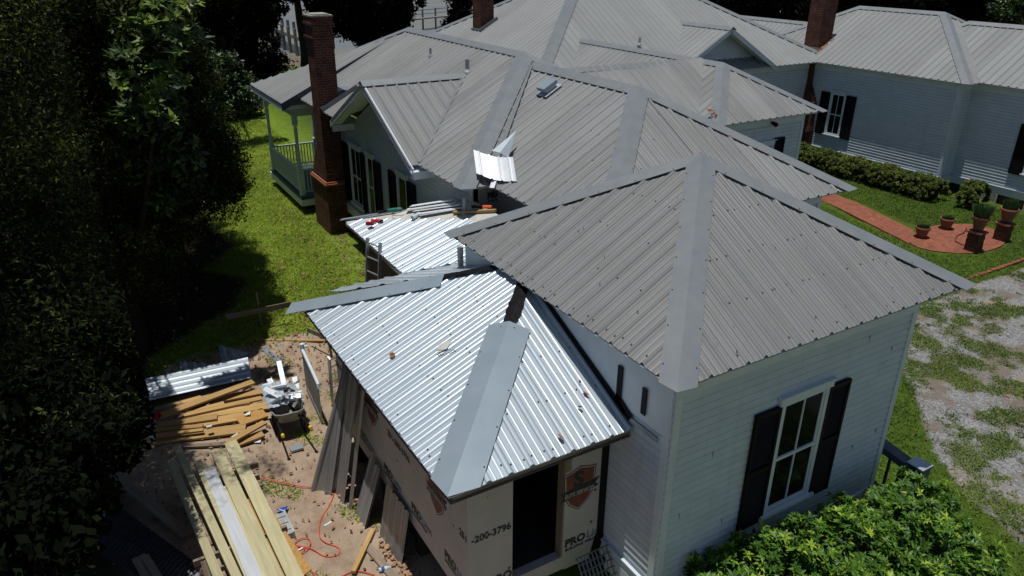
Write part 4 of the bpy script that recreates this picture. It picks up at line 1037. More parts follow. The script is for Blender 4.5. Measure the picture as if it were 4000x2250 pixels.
wl = MB(); wl.box(5.42, 5.52, 12.0, 15.75, .6, 3.45); wl.box(5.42, 7.25, 15.65, 15.75, .6, 3.5); wl.build('side_wall', simple('shaded_sheathing', (.10, .085, .07), (.15, .125, .10), 3, .8), add)
fr = MB(); fr.beam((5.12, 12.6, 3.45), (5.12, 16.0, 3.45), .04, .10); fr.beam((5.3, 13.4, 3.40), (5.3, 16.0, 3.40), .04, .09); fr.build('rafter_board', M['pine'], add)
pipe(6.92, 13.55, zA(6.92), .045, .34, add); pipe(5.62, 11.2, 4.0, .055, .42, add, boot=False)

# ------------------------------------------------------------------ things on the roofs
def zA1(x): return az+ka*(x-ax0)
# curved offcut of ribbed sheet
def curved_sheet(P00, P10, P01, sag, mat, amp=.03):
    P00, P10, P01 = Vector(P00), Vector(P10), Vector(P01); mb = MB(); n = 44
    a = P10-P00; b = P01-P00; nn_ = a.cross(b).normalized()
    if nn_.z < 0: nn_ = -nn_
    L = []
    for i in range(n+1):
        t = i/n; ph = (t*4.0) % 1; h = amp if .42 < ph < .58 else (.006 if (.1 < ph < .16 or .84 < ph < .9) else 0)
        o = nn_*(h-sag*math.sin(math.pi*t))
        L.append((P00+a*t+o, P00+a*t+b+o))
    for i in range(n):
        mb.quad(L[i][0], L[i+1][0], L[i+1][1], L[i][1]); mb.quad(L[i][1]-nn_*.006, L[i+1][1]-nn_*.006, L[i+1][0]-nn_*.006, L[i][0]-nn_*.006)
    return mb
def z4(x, y, lift):
    """point lifted above the N2/N1 west slope at photograph pixel"""
    k = .563; px, py = 1700+x*.27603, 500+y*.27603; r = ray(px, py)
    t = (4.75+lift-k*7.4-CAMZ)/(r[2]-k*r[0]); return Vector((r[0]*t, r[1]*t, CAMZ+r[2]*t))
a = z4(540, 305, .66); b = z4(1098, 408, .30); c = z4(582, 640, .40)
mb = curved_sheet(a, b, c, .11, 'new')
thing(mb, 'roofing_offcut', M['strip'], 'curved piece of ribbed silver sheet perched on the grey hip roof', 'metal sheet')
a, b, c, e = z4(1152, 35, .36), z4(800, 322, .42), z4(1035, 422, .16), z4(915, 350, .42)
mb = MB(); mb.add([a, b, e, c], [(0, 1, 2), (0, 2, 3)]); g_ = Vector((0, 0, -.01)); mb.add([a+g_, b+g_, e+g_, c+g_], [(2, 1, 0), (3, 2, 0)])
M['fold'] = simple('folded_blue_grey_metal', (.46, .54, .60), (.52, .60, .65), 4, .4, 0, .05, .5)
thing(mb, 'bent_flashing', M['fold'], 'pointed triangular piece of folded flashing standing on the grey hip roof', 'metal flashing')
a, b, c, e = z4(810, 705, .10), z4(885, 700, .10), z4(835, 848, .09), z4(768, 843, .09)
mb = MB(); mb.quad(a, e, c, b); mb.quad(a-Vector((0, 0, .01)), b-Vector((0, 0, .01)), c-Vector((0, 0, .01)), e-Vector((0, 0, .01)))
thing(mb, 'wrap_strip', M['strip'], 'short white strip hanging over the eave below the curved sheet', 'strip')
# offcuts on the deck
offs = [((6.28, 14.93), (6.98, 14.22), .10, .05), ((6.16, 14.9), (6.95, 14.05), .10, .04), ((6.24, 14.68), (7.02, 13.86), .10, .03), ((6.20, 14.52), (6.98, 13.72), .10, .02), ((6.25, 14.36), (6.86, 13.80), .09, .02)]
ol_ = ('trim strip farthest from the silver sheets in the white stack on the deck', 'second trim strip from the far side of the white stack', 'middle one of the white trim strips stacked on the deck', 'trim strip second nearest the silver sheets, longest of the white stack', 'short trim strip touching the plastic bottle on the deck')
for i, (p, q, wd, dz) in enumerate(offs):
    mb = MB(); a = Vector((*p, zA(p[0])+.03+dz)); b = Vector((*q, zA(q[0])+.03+dz))
    mb.beam(a, b, wd*1.5, .006); s = (b-a).cross(Vector((0, 0, 1))).normalized()*wd*.7
    mb.beam(a+s+Vector((0, 0, .006)), b+s+Vector((0, 0, .006)), .03, .016)
    thing(mb, 'metal_strip', M['strip'], ol_[i], 'metal strip', 'trim strips on the roof deck')
mb = MB(); mb.beam((6.74, 13.72, zA(6.74)+.05), (7.32, 12.9, zA(7.3)+.05), .08, .05)
thing(mb, 'lumber_offcut', M['pine'], 'yellow board lying on the bare roof deck beside the grey pipe', 'board')
bo = MB(); c = Vector((6.19, 14.43, zA(6.19)+.05)); d = Vector((.10, .06, .0))
bo.tube([c-d*1.4, c-d*1.25, c-d, c+d*.9, c+d*1.1, c+d*1.5, c+d*1.7], [.045, .05, .05, .05, .035, .018, .018], 10)
thing(bo, 'plastic_bottle', M['clear'], 'empty clear plastic bottle lying on the bare roof deck', 'bottle')
# drill
dr = empty('cordless_drill', (5.49, 15.08, zA(5.49)+.05), 'red and black cordless drill lying on the new silver sheets', 'drill')
o = Vector((5.49, 15.08, zA(5.49)+.09)); ux = Vector((.75, -.66, .1)).normalized(); uy = Vector((.66, .75, 0)).normalized()
b_ = MB(); b_.tube([o-ux*.12, o-ux*.1, o+ux*.06, o+ux*.1], [.03, .042, .042, .03], 12); b_.build('body', M['red'], dr)
b_ = MB(); b_.tube([o+ux*.1, o+ux*.17], [.028, .018], 10); b_.build('chuck', M['black'], dr)
b_ = MB(); b_.tube([o-ux*.05, o-ux*.09-uy*.14], [.022, .024], 8); b_.build('handle', M['rubber'], dr)
b_ = MB(); b_.beam(o-ux*.17-uy*.17, o+ux*.0-uy*.17, .075, .07); b_.build('battery', M['red'], dr)
gr = empty('angle_grinder', (5.86, 15.30, zA(5.86)+.03), 'green corded power tool lying at the edge of the bare roof deck', 'power tool')
o = Vector((5.90, 15.26, zA(5.9)+.07)); ux = Vector((.7, -.70, .22)).normalized()
b_ = MB(); b_.tube([o-ux*.05, o+ux*.02, o+ux*.22, o+ux*.3], [.045, .05, .045, .03], 10); b_.build('body', M['green'], gr)
b_ = MB(); b_.tube([o-ux*.05, o-ux*.25], [.04, .03], 8); b_.lathe((o-ux*.26), [(.0, .02), (.06, .02), (.06, .0), (0, 0)], 14); b_.build('head', M['black'], gr)
b_ = MB(); pts = [o+ux*.3]+[Vector((6.0+.14*math.cos(t)*1.2, 14.98+.14*math.sin(t), zA(6.0)+.03)) for t in np.linspace(1, 9, 24)]
b_.tube(pts, .006, 5); b_.build('power_cord', M['rubber'], gr)
ot = empty('framing_tool', (7.25, 13.2, zA(7.25)+.03), 'orange nail gun lying on the deck in the shade of the wrapped wall', 'power tool')
o = Vector((7.2, 13.24, zA(7.2)+.08))
b_ = MB(); b_.tube([o, o+Vector((.16, -.14, .02))], [.04, .035], 8); b_.build('body', M['orange'], ot)
b_ = MB(); b_.beam(o+Vector((-.2, .14, 0)), o+Vector((.02, .0, 0)), .05, .05); b_.build('magazine', M['black'], ot)
# leaves and scrap on the new roof
def leafy(c, n_, sz, mat, name, label, cat, ang):
    n_ = Vector(n_).normalized(); t = Vector((math.cos(ang), math.sin(ang), 0)); t = (t-n_*t.dot(n_)).normalized(); s = n_.cross(t); c = Vector(c)
    mb = MB(); pts = [c+t*a*sz+s*b*sz+n_*(.045+h) for a, b, h in ((-.5, 0, .03), (-.2, .28, .05), (.25, .25, .045), (.55, 0, .01), (.25, -.25, .0), (-.2, -.28, .0), (0, 0, -.01))]
    mb.add(pts, [(0, 6, 1), (1, 6, 2), (2, 6, 3), (3, 6, 4), (4, 6, 5), (5, 6, 0)])
    return thing(mb, name, mat, label, cat)
lb = simple('brown_leaf', (.30, .13, .04), (.40, .18, .06), 30, .6, 0, .3); lr = simple('rusty_leaf', (.25, .07, .03), (.34, .11, .05), 30, .5, 0, .3)
def onroof(px, py, ax):
    r = ray(px, py); c0 = (ax0, ay0)[ax]; t = (az-ka*c0-CAMZ)/(r[2]-ka*r[ax]); return Vector((r[0]*t, r[1]*t, CAMZ+r[2]*t))
leafy(onroof(1539, 1398, 0), aW, .09, lb, 'fallen_leaf', 'round brown leaf lying on the left slope of the new silver roof', 'leaf', 0)
leafy(onroof(2285.4, 1546.6, 1), aS, .11, lb, 'fallen_leaf', 'orange brown leaf lying on the shadow line of the new silver roof', 'leaf', 2)
leafy(onroof(2186, 1715, 1), aS, .11, lr, 'fallen_leaf', 'rust red pointed leaf low on the right slope of the new silver roof', 'leaf', 1.9)
leafy(onroof(2260.6, 1502, 1), aS, .06, lr, 'fallen_leaf', 'small dark red leaf highest up along the shadow line', 'leaf', .5)
leafy(onroof(2262, 1598, 1), aS, .07, M['bark'], 'fallen_leaf', 'dark curled leaf beside the orange brown one on the silver roof', 'leaf', 2.3)
c = onroof(1732, 1367, 0)+Vector((0, 0, .05)); mb = MB()
pts = [(-.11, -.05), (.02, -.08), (.12, -.02), (.09, .06), (-.02, .09), (-.08, .04)]
mb.add([c+Vector((a, b, ka*a+rnd.uniform(0, .02))) for a, b in pts], [(0, 1, 2, 3, 4, 5)])
tw = Vector((.8, -.6, .8*ka)).normalized()
lab = thing(mb, 'torn_label', M['felt'], 'torn scrap of printed white paper stuck on the left slope of the new roof', 'scrap')
pm = MB()
for i in range(7): pm.beam(c+Vector((-.13+i*.035, .0-.02*i-.035, -.04*.3+.014)), c+Vector((-.11+i*.035, -.02*i-.085, .02)), .012, .003)
pm.build('print', M['ink'], lab)

g_ = np.random.default_rng(12); VV = []
for i in range(56):
    if i % 2: x = g_.uniform(6.2, 10.4); y = g_.uniform(5.4, 5.4+.9*min(x-5.4, 11.1-x)); z = 4.75+K*(y-5.25)+.03; kx, ky = 0, K
    else: y = g_.uniform(6.0, 10.4); x = g_.uniform(5.5, 5.5+.9*min(y-5.3, 11.0-y)); z = 4.75+K*(x-5.35)+.03; kx, ky = K, 0
    a = g_.uniform(0, 6.28); L = g_.uniform(.008, .022); dx, dy = L*math.cos(a), L*math.sin(a)
    for sx_, sy_ in ((dx, dy), (-dy*.4, dx*.4), (-dx, -dy), (dy*.4, -dx*.4)): VV.append((x+sx_, y+sy_, z+kx*sx_+ky*sy_))
VV = np.array(VV); tag(npmesh('roof_debris', VV, np.arange(len(VV)).reshape(-1, 4), M['bark'], None, np.repeat(g_.uniform(0, .7, len(VV)//4), 4)), 'tiny twigs and leaf bits scattered over the near grey roof', 'debris', kind='stuff')
# ------------------------------------------------------------------ the work yard
def ribbed(poly_pts, rib_dir, mat, name, label, cat, group=None, th=.01, amp=.022, step=.2286):
    """ribbed sheet over an arbitrary flat quad; poly_pts = 3D corner, along vector, across vector"""
    p, a, b = [Vector(x) for x in poly_pts]; L = b.length; n_ = a.cross(b).normalized()
    if n_.z < 0: n_ = -n_
    mb = MB(); bu = b.normalized(); t = 0; pr = None
    while t < L:
        for dt, h in RIB:
            u = t+dt+.05
            if u > L: break
            cur = (p+bu*u+n_*(h*amp/.034), u)
            if pr is not None:
                mb.add([pr[0], cur[0], cur[0]+a, pr[0]+a], [(0, 1, 2, 3)], 0, [[(pr[1], 0), (cur[1], 0), (cur[1], a.length), (pr[1], a.length)]])
                e = n_*.004; mb.add([pr[0]+a-e, cur[0]+a-e, cur[0]-e, pr[0]-e], [(0, 1, 2, 3)])
            pr = cur
        t += step
    return thing(mb, name, mat, label, cat, group)
a0 = Vector((.15, 16.45, .52)); a1 = Vector((2.54, 16.32, .50)); b0 = Vector((2.39, 15.31, .50))
ribbed((a0, a1-a0, b0-a1), None, M['new'], 'roofing_sheet', 'long silver ribbed sheet lying on the ground above the lumber pile', 'metal sheet')
def tri_sheet(P, label, z=.47):
    mb = MB(); p = [Vector((*q, z+i*.01)) for i, q in enumerate(P)]
    a = p[1]-p[0]; n = 18; pr = None
    for i in range(n+1):
        t = i/n; A = p[0].lerp(p[1], t); B = p[2].lerp(p[1], t); h = Vector((0, 0, .02 if i % 5 in (2, 3) else 0))
        if pr: mb.quad(pr[0], pr[1], B+h, A+h)
        pr = (A+h, B+h)
    thing(mb, 'roofing_offcut', M['galv'], label, 'metal sheet')
tri_sheet([(2.06, 17.35), (2.62, 16.5), (1.93, 16.1)], 'triangular silver offcut behind the right end of the long sheet')
tri_sheet([(1.12, 16.95), (1.75, 16.4), (1.05, 16.3)], 'small triangular silver offcut behind the middle of the long sheet')
mb = MB(); a = Vector((2.97, 16.72, .43)); b = Vector((3.17, 15.80, .43)); mb.beam(a, b, .15, .006); s_ = (b-a).cross(Vector((0, 0, 1))).normalized()*.05; mb.beam(a+s_+Vector((0, 0, .01)), b+s_+Vector((0, 0, .01)), .012, .02)
thing(mb, 'flashing_strip', M['newcap'], 'flat grey flashing strip lying on the grass edge', 'metal strip')
pile = [(1040, 740, 540, 880, 62, 0, 'pine'), (1990, 625, 1150, 790, 85, 0, 'pine'), (1890, 745, 790, 985, 52, 1, 'pine'), (1360, 815, 830, 960, 42, 1, 'pine'), (2000, 850, 850, 1010, 96, 0, 'pine'),
        (1265, 1010, 400, 1130, 72, 1, 'pine'), (1640, 1000, 1050, 1105, 105, 0, 'pine'), (1060, 1140, 390, 1200, 45, 1, 'pine'), (1070, 1195, 390, 1275, 34, 2, 'pine'), (1665, 1170, 380, 1340, 115, 0, 'pine'),
        (1940, 950, 1560, 1080, 130, 0, 'osb'), (1935, 1085, 1400, 1385, 55, 2, 'pine'), (1910, 1245, 1420, 1430, 82, 0, 'pine'), (1370, 1395, 680, 1430, 40, 0, 'grey_wood'),
        (1100, 850, 340, 905, 40, 0, 'grey_wood'), (1290, 770, 640, 860, 40, 1, 'grey_wood'), (1720, 800, 1400, 850, 48, 1, 'pine'), (1775, 512, 480, 985, 66, 3, 'pine'), (1560, 830, 900, 1060, 50, 0, 'pine'), (1250, 1060, 600, 1230, 60, 0, 'pine')]
lbl = {0: 'grey topmost board along the upper left edge of the lumber pile', 2: 'narrow board lying over the printed one at the right of the pile', 3: 'short narrow board in the upper middle of the pile below the slanting one', 4: 'long wide board reaching the wheelbarrow at the right of the pile', 5: 'square-ended board raised on others at the left middle of the pile',
       7: 'shorter of the two thin boards just left of the tin can, upper one', 8: 'lower thin board left of the tin can', 14: 'board end sticking out at the upper left corner of the pile', 15: 'thin grey board crossed by the long slanting one', 16: 'short wide offcut below the narrow board at the right', 18: 'board half hidden beneath the short narrow one in the pile', 19: 'board in the left half just above the tin can', 1: 'orange board with dark print at the upper right of the lumber pile', 6: 'wide board in the middle of the pile with an angled cut end', 9: 'widest yellow board along the lower side of the lumber pile', 10: 'piece of orange sheathing at the right end of the lumber pile',
       11: 'narrow orange board slanting across the lower right corner of the pile', 12: 'short board lying lowest at the right of the lumber pile', 17: 'long board lying slantwise on top of the whole lumber pile', 13: 'weathered grey board along the bottom edge of the pile'}
for i, (x0, y0, x1, y1, wpx, lv, mt) in enumerate(pile):
    z = .42+lv*.05+(i % 3)*.006; a = E2(x0, y0, z); b = E2(x1, y1, z)
    wd = wpx*.27603*(a-Vector((0, 0, CAMZ))).length/FPX*1.75
    mb = MB(); mb.beam(a, b, wd, .04)
    thing(mb, 'board', M[mt], lbl.get(i, 'loose board lying flat among the others in the lumber pile'), 'board', 'boards in the loose lumber pile')
mb = MB(); c = E2(1148, 1150, .62); mb.tube([c+Vector((-.05, 0, 0)), c+Vector((.05, 0, 0))], .045, 10); thing(mb, 'tin_can', M['alu'], 'small shiny can standing on the lumber pile', 'can')
mb = MB(); c = E2(400, 990, .5); mb.beam(c+Vector((-.1, 0, 0)), c+Vector((.12, .03, 0)), .09, .08); mb.beam(c+Vector((0, 0, 0)), c+Vector((.02, -.14, 0)), .06, .06); thing(mb, 'power_tool', M['red'], 'red power tool lying at the shaded left end of the lumber pile', 'power tool')
mb = MB(); c = E2(650, 905, .5); mb.beam(c+Vector((-.06, 0, 0)), c+Vector((.08, .02, 0)), .05, .05); thing(mb, 'hand_tool', M['orange'], 'small orange hand tool between boards of the pile', 'tool')
mb = MB(); a, b, c, d = E2(160, 1090, .45), E2(290, 970, .47), E2(390, 1080, .46), E2(380, 1400, .42); mb.quad(a, b, c, d)
thing(mb, 'wrap_sheet', M['wrap'], 'crumpled pale sheet under the leaves left of the lumber pile', 'sheet')
for i, (x, y, lab_) in enumerate(((1495, 1265, 'small white triangular offcut on the lower boards'), (1825, 1345, 'small white triangular offcut on the bare ground by the pile'), (1675, 955, 'small square silver offcut on the sheathing piece'))):
    c = E2(x, y, .5 if i != 1 else .37); mb = MB(); mb.add([c+Vector((-.07, -.04, .0)), c+Vector((.09, .03, .01)), c+Vector((.05, -.09, .0))], [(2, 1, 0)]); thing(mb, 'offcut', M['white'], lab_, 'offcut')
c = C7(2100, 543, .37); mb = MB(); mb.box(c.x-.13, c.x+.11, c.y-.09, c.y+.07, .36, .40); thing(mb, 'foam_block', M['newcap'], 'flat grey rectangular block on the sand below the wheelbarrow', 'block')
# lumber bundle on a sawhorse
bund = [(.36, 12.4, .60, 8.0, .13, .98, 'pale_pine', 'left outer beam of the long lumber stack'), (.52, 12.75, .83, 8.0, .13, .985, 'pale_pine', 'second beam from the left, longest in the lumber stack'),
        (.77, 12.15, .98, 8.0, .13, .95, 'pale_pine', 'beam hidden under the white one in the lumber stack'), (.90, 11.80, 1.02, 8.0, .20, 1.0, 'frost', 'beam with the blue white painted face in the lumber stack'),
        (1.02, 11.2, 1.15, 8.0, .07, .95, 'pale_pine', 'narrow edge-on board beside the white faced beam'), (1.13, 12.30, 1.28, 8.0, .21, .97, 'pale_pine', 'wide pale green board second from the right'), (1.40, 12.45, 1.52, 8.0, .22, .97, 'pale_pine', 'wide pale green board at the right of the stack')]
for x0, y0, x1, y1, wd, z, mt, lab_ in bund:
    mb = MB(); mb.beam((x0, y0, z-.05), (x1, y1, z), wd, .045 if wd > .15 else .09); thing(mb, 'beam', M[mt], lab_, 'board', 'boards of the long lumber stack')
mb = MB(); L = [(1.20, 10.9, .80), (1.56, 10.75, .80), (1.78, 8.72, .84), (1.20, 8.5, .84)]; mb.add([Vector(p) for p in L]+[Vector(p)-Vector((0, 0, .02)) for p in L], [(3, 2, 1, 0), (4, 5, 6, 7), (0, 1, 5, 4), (1, 2, 6, 5), (2, 3, 7, 6), (3, 0, 4, 7)])
thing(mb, 'osb_sheet', M['osb'], 'orange strand board sheet under the right side of the lumber stack', 'sheet')
for i, (y, lab_) in enumerate(((9.72, 'near sawhorse of weathered boards under the lumber stack'), (11.6, 'far sawhorse in the shade under the lumber stack'))):
    sh = empty('sawhorse', (.9, y, .36), lab_, 'sawhorse', 'sawhorses under the lumber stack')
    mb = MB(); mb.beam((.28, y, .84), (1.7, y+.05, .84), .05, .11); mb.beam((.3, y-.08, .62), (1.68, y-.03, .62), .03, .09); mb.build('rail', M['grey_wood'], sh)
    for x in (.42, 1.5):
        for s in (-1, 1):
            mb = MB(); mb.beam((x, y+s*.04, .86), (x+.02, y+s*.32, .36), .09, .035); mb.build('leg', M['grey_wood'], sh)
mb = MB(); mb.beam((-.99, 14.1, .66), (.30, 10.85, .50), .16, .045); thing(mb, 'long_board', M['grey_wood'], 'long shaded board lying slantwise left of the lumber stack', 'board')
mb = MB(); mb.beam((-.42, 10.55, .62), (-.12, 9.0, .6), .2, .05); mb.beam((-.33, 10.45, .68), (-.02, 9.0, .66), .1, .04); thing(mb, 'plank', M['grey_wood'], 'brown plank end at the bottom edge near the black sheets', 'board')
# stack of black mesh panels
pn = empty('panel_stack', (-.3, 11.2, .36), 'stack of dark ribbed black panels lying in deep shade', 'panels')
for i in range(4):
    mb = MB(); a = Vector((-.78+.04*i, 12.6-.45*i, .50+.03*i)); b = Vector((.30+.02*i, 10.2-.20*i, .48+.03*i)); d = (b-a).normalized(); s = Vector((0, 0, 1)).cross(d)
    n = 46; pr = None; wdt = .34
    for j in range(n+1):
        p = a.lerp(b, j/n)+Vector((0, 0, .02*(j % 2))); q = p-s*wdt-Vector((0, 0, .12)); q = p+s*(-wdt)-Vector((0, 0, .1))
        if pr: mb.quad(pr[0], pr[1], q, p)
        pr = (p, q)
    mb.build('panel', M['mesh'], pn)
mb = MB(); mb.tube([(-.80, 12.2, .60), (-.83, 11.6, .52), (-.78, 11.25, .42)], .02, 8); mb.tube([(-.86, 13.0, .7), (-.84, 12.5, .66)], .02, 8); mb.build('pole', M['alu'], pn)
# stakes and fence boards at the lawn
st = empty('batter_board', (3.21, 17.79, .4), 'stake with two nailed boards standing at the edge of the tree shade', 'stake fence')
mb = MB(); mb.beam((3.20, 17.75, .3), (3.20, 17.75, 1.45), .09, .05); mb.build('stake', M['grey_wood'], st)
mb = MB(); mb.beam((2.40, 17.66, 1.0), (3.98, 17.6, 1.0), .03, .14); mb.build('rail', M['grey_wood'], st)
mb = MB(); mb.beam((4.3, 15.5, .3), (4.25, 15.5, 1.0), .05, .05); mb.beam((4.45, 15.1, .3), (4.5, 15.1, 1.0), .05, .05); mb.beam((4.0, 16.3, .85), (4.5, 15.1, .85), .03, .12); mb.build('far_stake', M['grey_wood'], st)
mb = MB(); mb.beam((2.30, 17.55, .44), (4.47, 16.25, .44), .07, .04); thing(mb, 'long_lath', M['pine'], 'thin yellow lath lying across the grass toward the new roof', 'board')
for i, (p, q) in enumerate((((3.45, 16.95), (3.9, 17.2)), ((3.85, 16.3), (4.25, 17.0)), ((3.3, 16.6), (3.45, 16.65)))):
    mb = MB(); mb.tube([(*p, .42), ((p[0]+q[0])/2+.03, (p[1]+q[1])/2, .43), (*q, .42)], .012, 5); thing(mb, 'mason_string', M['teal'], ('turquoise string in the grass nearest the stake side of the lath', 'longest turquoise string, slanting toward the new roof edge', 'short turquoise string left of the others near the lath')[i], 'string', 'turquoise string on the grass')
# wheelbarrow
wb = empty('wheelbarrow', (2.62, 13.3, .36), 'loaded wheelbarrow with yellow grips standing on the bare ground', 'wheelbarrow')
mb = MB(); top = [(2.30, 12.85, .93), (2.92, 12.80, .93), (3.02, 13.75, .97), (2.34, 13.85, .97)]; bot = [(2.42, 13.05, .62), (2.84, 13.0, .62), (2.86, 13.45, .62), (2.46, 13.5, .62)]
tp_ = [Vector(p) for p in top]; bp = [Vector(p) for p in bot]
def sub(P, n=3):  # rounded corners
    out = []
    for i in range(4):
        a, b, c = P[i-1], P[i], P[(i+1) % 4]
        for t in (0, .5, 1): out.append((b.lerp(a, .22)*(1-t)**2+b*2*t*(1-t)+b.lerp(c, .22)*t*t))
    return out
T, B = sub(tp_), sub(bp); n = len(T)
mb.add(T+B, [(i, (i+1) % n, (i+1) % n+n, i+n) for i in range(n)]+[tuple(range(n, 2*n))]); mb.add([p+Vector((0, 0, -.012)) for p in T+B], [(i+n, (i+1) % n+n, (i+1) % n, i) for i in range(n)])
mb.tube(T+[T[0], T[1]], .014, 6); mb.build('tray', M['tray'], wb)
for x0, x1 in ((2.30, 2.46), (2.83, 2.74)):
    mb = MB(); mb.beam((x0, 12.22, .90), (x1, 14.0, .60), .035, .04); mb.build('handle', M['black'], wb)
    mb = MB(); d = Vector((x0-x1, 12.22-14.0, .30)).normalized(); p = Vector((x0, 12.22, .90)); mb.tube([p-d*.02, p+d*.06], .032, 8); mb.build('grip', M['yellow'], wb)
    mb = MB(); mb.tube([(x0+.04, 12.95, .78), (x0+.05, 12.85, .37), (x0+.05, 13.1, .37), (x0+.04, 13.25, .72)], .016, 6); mb.build('leg', M['black'], wb)
mb = MB(); c = (2.62, 14.0, .56)
ring = [(2.62, 14.0+.19*math.cos(t), .56+.19*math.sin(t)) for t in np.linspace(0, 2*math.pi, 21)]
mb.tube(ring, .045, 8, cap=False); mb.tube([(2.5, 14.0, .56), (2.74, 14.0, .56)], .02, 6); wh = mb.build('wheel', M['rubber'], wb)
rr_ = random.Random(5)
ribbed(((2.26, 13.05, 1.02), Vector((.02, .72, .12)), Vector((.42, -.03, .02))), None, M['new'], 'sheet_scrap', 'largest ribbed piece lying on the left of the wheelbarrow load', 'metal scrap')
for i in range(16):
    c = Vector((2.66+rr_.uniform(-.2, .24), 13.3+rr_.uniform(-.38, .45), 1.02+rr_.uniform(0, .16)))
    d = Vector((rr_.uniform(-1, 1), rr_.uniform(-1, 1), rr_.uniform(-.1, .6))).normalized()*rr_.uniform(.12, .3)
    mb = MB(); wd = rr_.uniform(.06, .14); mb.beam(c-d, c+d, wd, .005, up=(rr_.uniform(-.4, .4), rr_.uniform(-.4, .4), 1))
    s = d.cross(Vector((0, 0, 1))).normalized()*wd/2; mb.beam(c-d+s+Vector((0, 0, .02)), c+d+s+Vector((0, 0, .02)), .005, .045)
    thing(mb, 'metal_scrap', M['strip' if i % 3 else 'galv'], 'bent strip of silver scrap heaped in the wheelbarrow', 'metal scrap', 'scraps heaped in the wheelbarrow')
for p in ((2.98, 13.75, .8), (2.75, 13.95, 1.15)):
    mb = MB(); mb.beam(Vector(p)-Vector((0, .25, .1)), Vector(p)+Vector((.05, .2, .25)), .1, .006); thing(mb, 'metal_scrap', M['galv'], 'bent strip of silver scrap heaped in the wheelbarrow', 'metal scrap', 'scraps heaped in the wheelbarrow')
c = E2(1990, 570, .42); mb = MB(); mb.box(c.x-.12, c.x+.12, c.y-.07, c.y+.07, .38, .46); thing(mb, 'foam_block', M['white'], 'small white box on the ground behind the wheelbarrow', 'block')
# pipe rack
rk = empty('pipe_rack', (3.3, 13.7, .36), 'white capped tubular rack with upright bars beside the wheelbarrow', 'rack')
a, b = Vector((3.36, 14.35, 1.42)), Vector((3.26, 13.02, 1.36))
mb = MB(); mb.tube([a, a.lerp(b, .5), b, b+Vector((0, -.05, -.03)), b+Vector((0, -.07, -.12))], .034, 10); mb.tube([a+Vector((0, 0, -.05)), a+Vector((0, 0, .14))], .045, 10); mb.tube([a+Vector((-.0, 0, .06)), a+Vector((.12, 0, .06))], .032, 8); mb.build('top_pipe', M['white'], rk)
for i in range(13):
    p = a.lerp(b, i/12); mb = MB(); mb.tube([p, (p.x, p.y, .37)], .02, 6); mb.build('bar', M['pipe'], rk)
mb = MB(); mb.tube([(a.x, a.y, .5), (b.x, b.y, .5)], .02, 6); mb.build('bottom_pipe', M['pipe'], rk)
# ladders
def ladder(p0, p1, wdir, wd, mat, label):
    p0 = Vector(p0); p1 = Vector(p1); s = Vector(wdir).normalized()*wd/2; L = empty('ladder', p0, label, 'ladder')
    nrm = (p1-p0).cross(s).normalized()
    for e in (-1, 1):
        mb = MB(); mb.beam(p0+s*e, p1+s*e, .03, .075, up=nrm); mb.build('rail', M[mat], L)
        mb = MB(); mb.beam(p0+s*e-Vector((0, 0, .03)), p0+s*e+Vector((0, 0, .03)), .05, .09); mb.build('foot', M['yellow' if wd < .35 else 'rubber'], L)
    n = int((p1-p0).length/.305)
    for i in range(1, n+1):
        p = p0.lerp(p1, (i-.3)/n); mb = MB(); mb.tube([p-s, p+s], .017, 6); mb.build('rung', M[mat], L)
ladder((4.55, 13.6, .4), (5.0, 13.95, 3.75), (0.3, -1, 0), .42, 'alu', 'aluminium extension ladder leaning against the deck roof eave')
ladder((3.80, 13.6, .36), (3.50, 12.4, 2.2), (1, .3, 0), .27, 'alu', 'small ladder leaning at the far corner of the wrapped wall')
# leaning sheets along the west wall
for (p, a, b_, lab_) in (((2.42, 11.07, .36), (.88, .03, 2.45), (.40, -.24, 0), 'far leftmost sheet leaning on the wrapped wall'), ((2.82, 10.80, .36), (.49, .0, 2.5), (.0, -.44, 0), 'widest tall sheet second from the left, leaning on the wrapped wall'),
      ((2.86, 10.28, .36), (.44, .05, 2.35), (.03, -.10, 0), 'narrow folded sheet standing edge-on in the middle of those leaning'), ((2.92, 10.10, .36), (.38, .06, 1.05), (.0, -.50, 0), 'low sheet right of the middle with a slanted top'), ((3.10, 9.40, .36), (.20, .03, .98), (.02, -.90, 0), 'short grey sheet nearest the corner, covering the crawl space'),
      ((2.62, 10.88, .38), (.66, .30, 2.4), (.09, -.13, 0), 'thin edge-on sheet tucked behind the far leftmost one')):
    ribbed((p, a, b_), None, M['leansheet'], 'leaning_sheet', lab_, 'metal sheet', 'sheets leaning on the wrapped wall', amp=.03)
mb = MB(); mb.beam((3.02, 9.5, .42), (2.40, 8.75, .44), .08, .05); thing(mb, 'short_stud', M['pine'], 'short yellow stud lying slantwise on the sand near the wall', 'board')
mb = MB(); mb.beam((2.80, 9.3, .385), (2.95, 8.2, .385), .13, .03); thing(mb, 'grey_plank', M['grey_wood'], 'weathered grey plank lying on the sand under the stud', 'board')
bt_ = empty('water_bottle', (2.83, 8.62, .37), 'small clear water bottle with blue label lying on the sand', 'bottle')
mb = MB(); mb.tube([(2.77, 8.62, .405), (2.78, 8.62, .405), (2.9, 8.60, .405), (2.94, 8.595, .405), (2.96, 8.59, .405)], [.02, .034, .034, .014, .014], 10); mb.build('body', M['clear'], bt_)
mb = MB(); mb.tube([(2.81, 8.615, .405), (2.86, 8.607, .405)], .036, 10); mb.build('wrapper', M['blue'], bt_)
tb = empty('tool_case', (1.62, 10.35, .37), 'flat grey tool case lying open beside the strand board', 'case')
mb = MB(); mb.box(1.60, 1.83, 10.05, 10.62, .37, .47); mb.build('case_body', M['pipe'], tb)
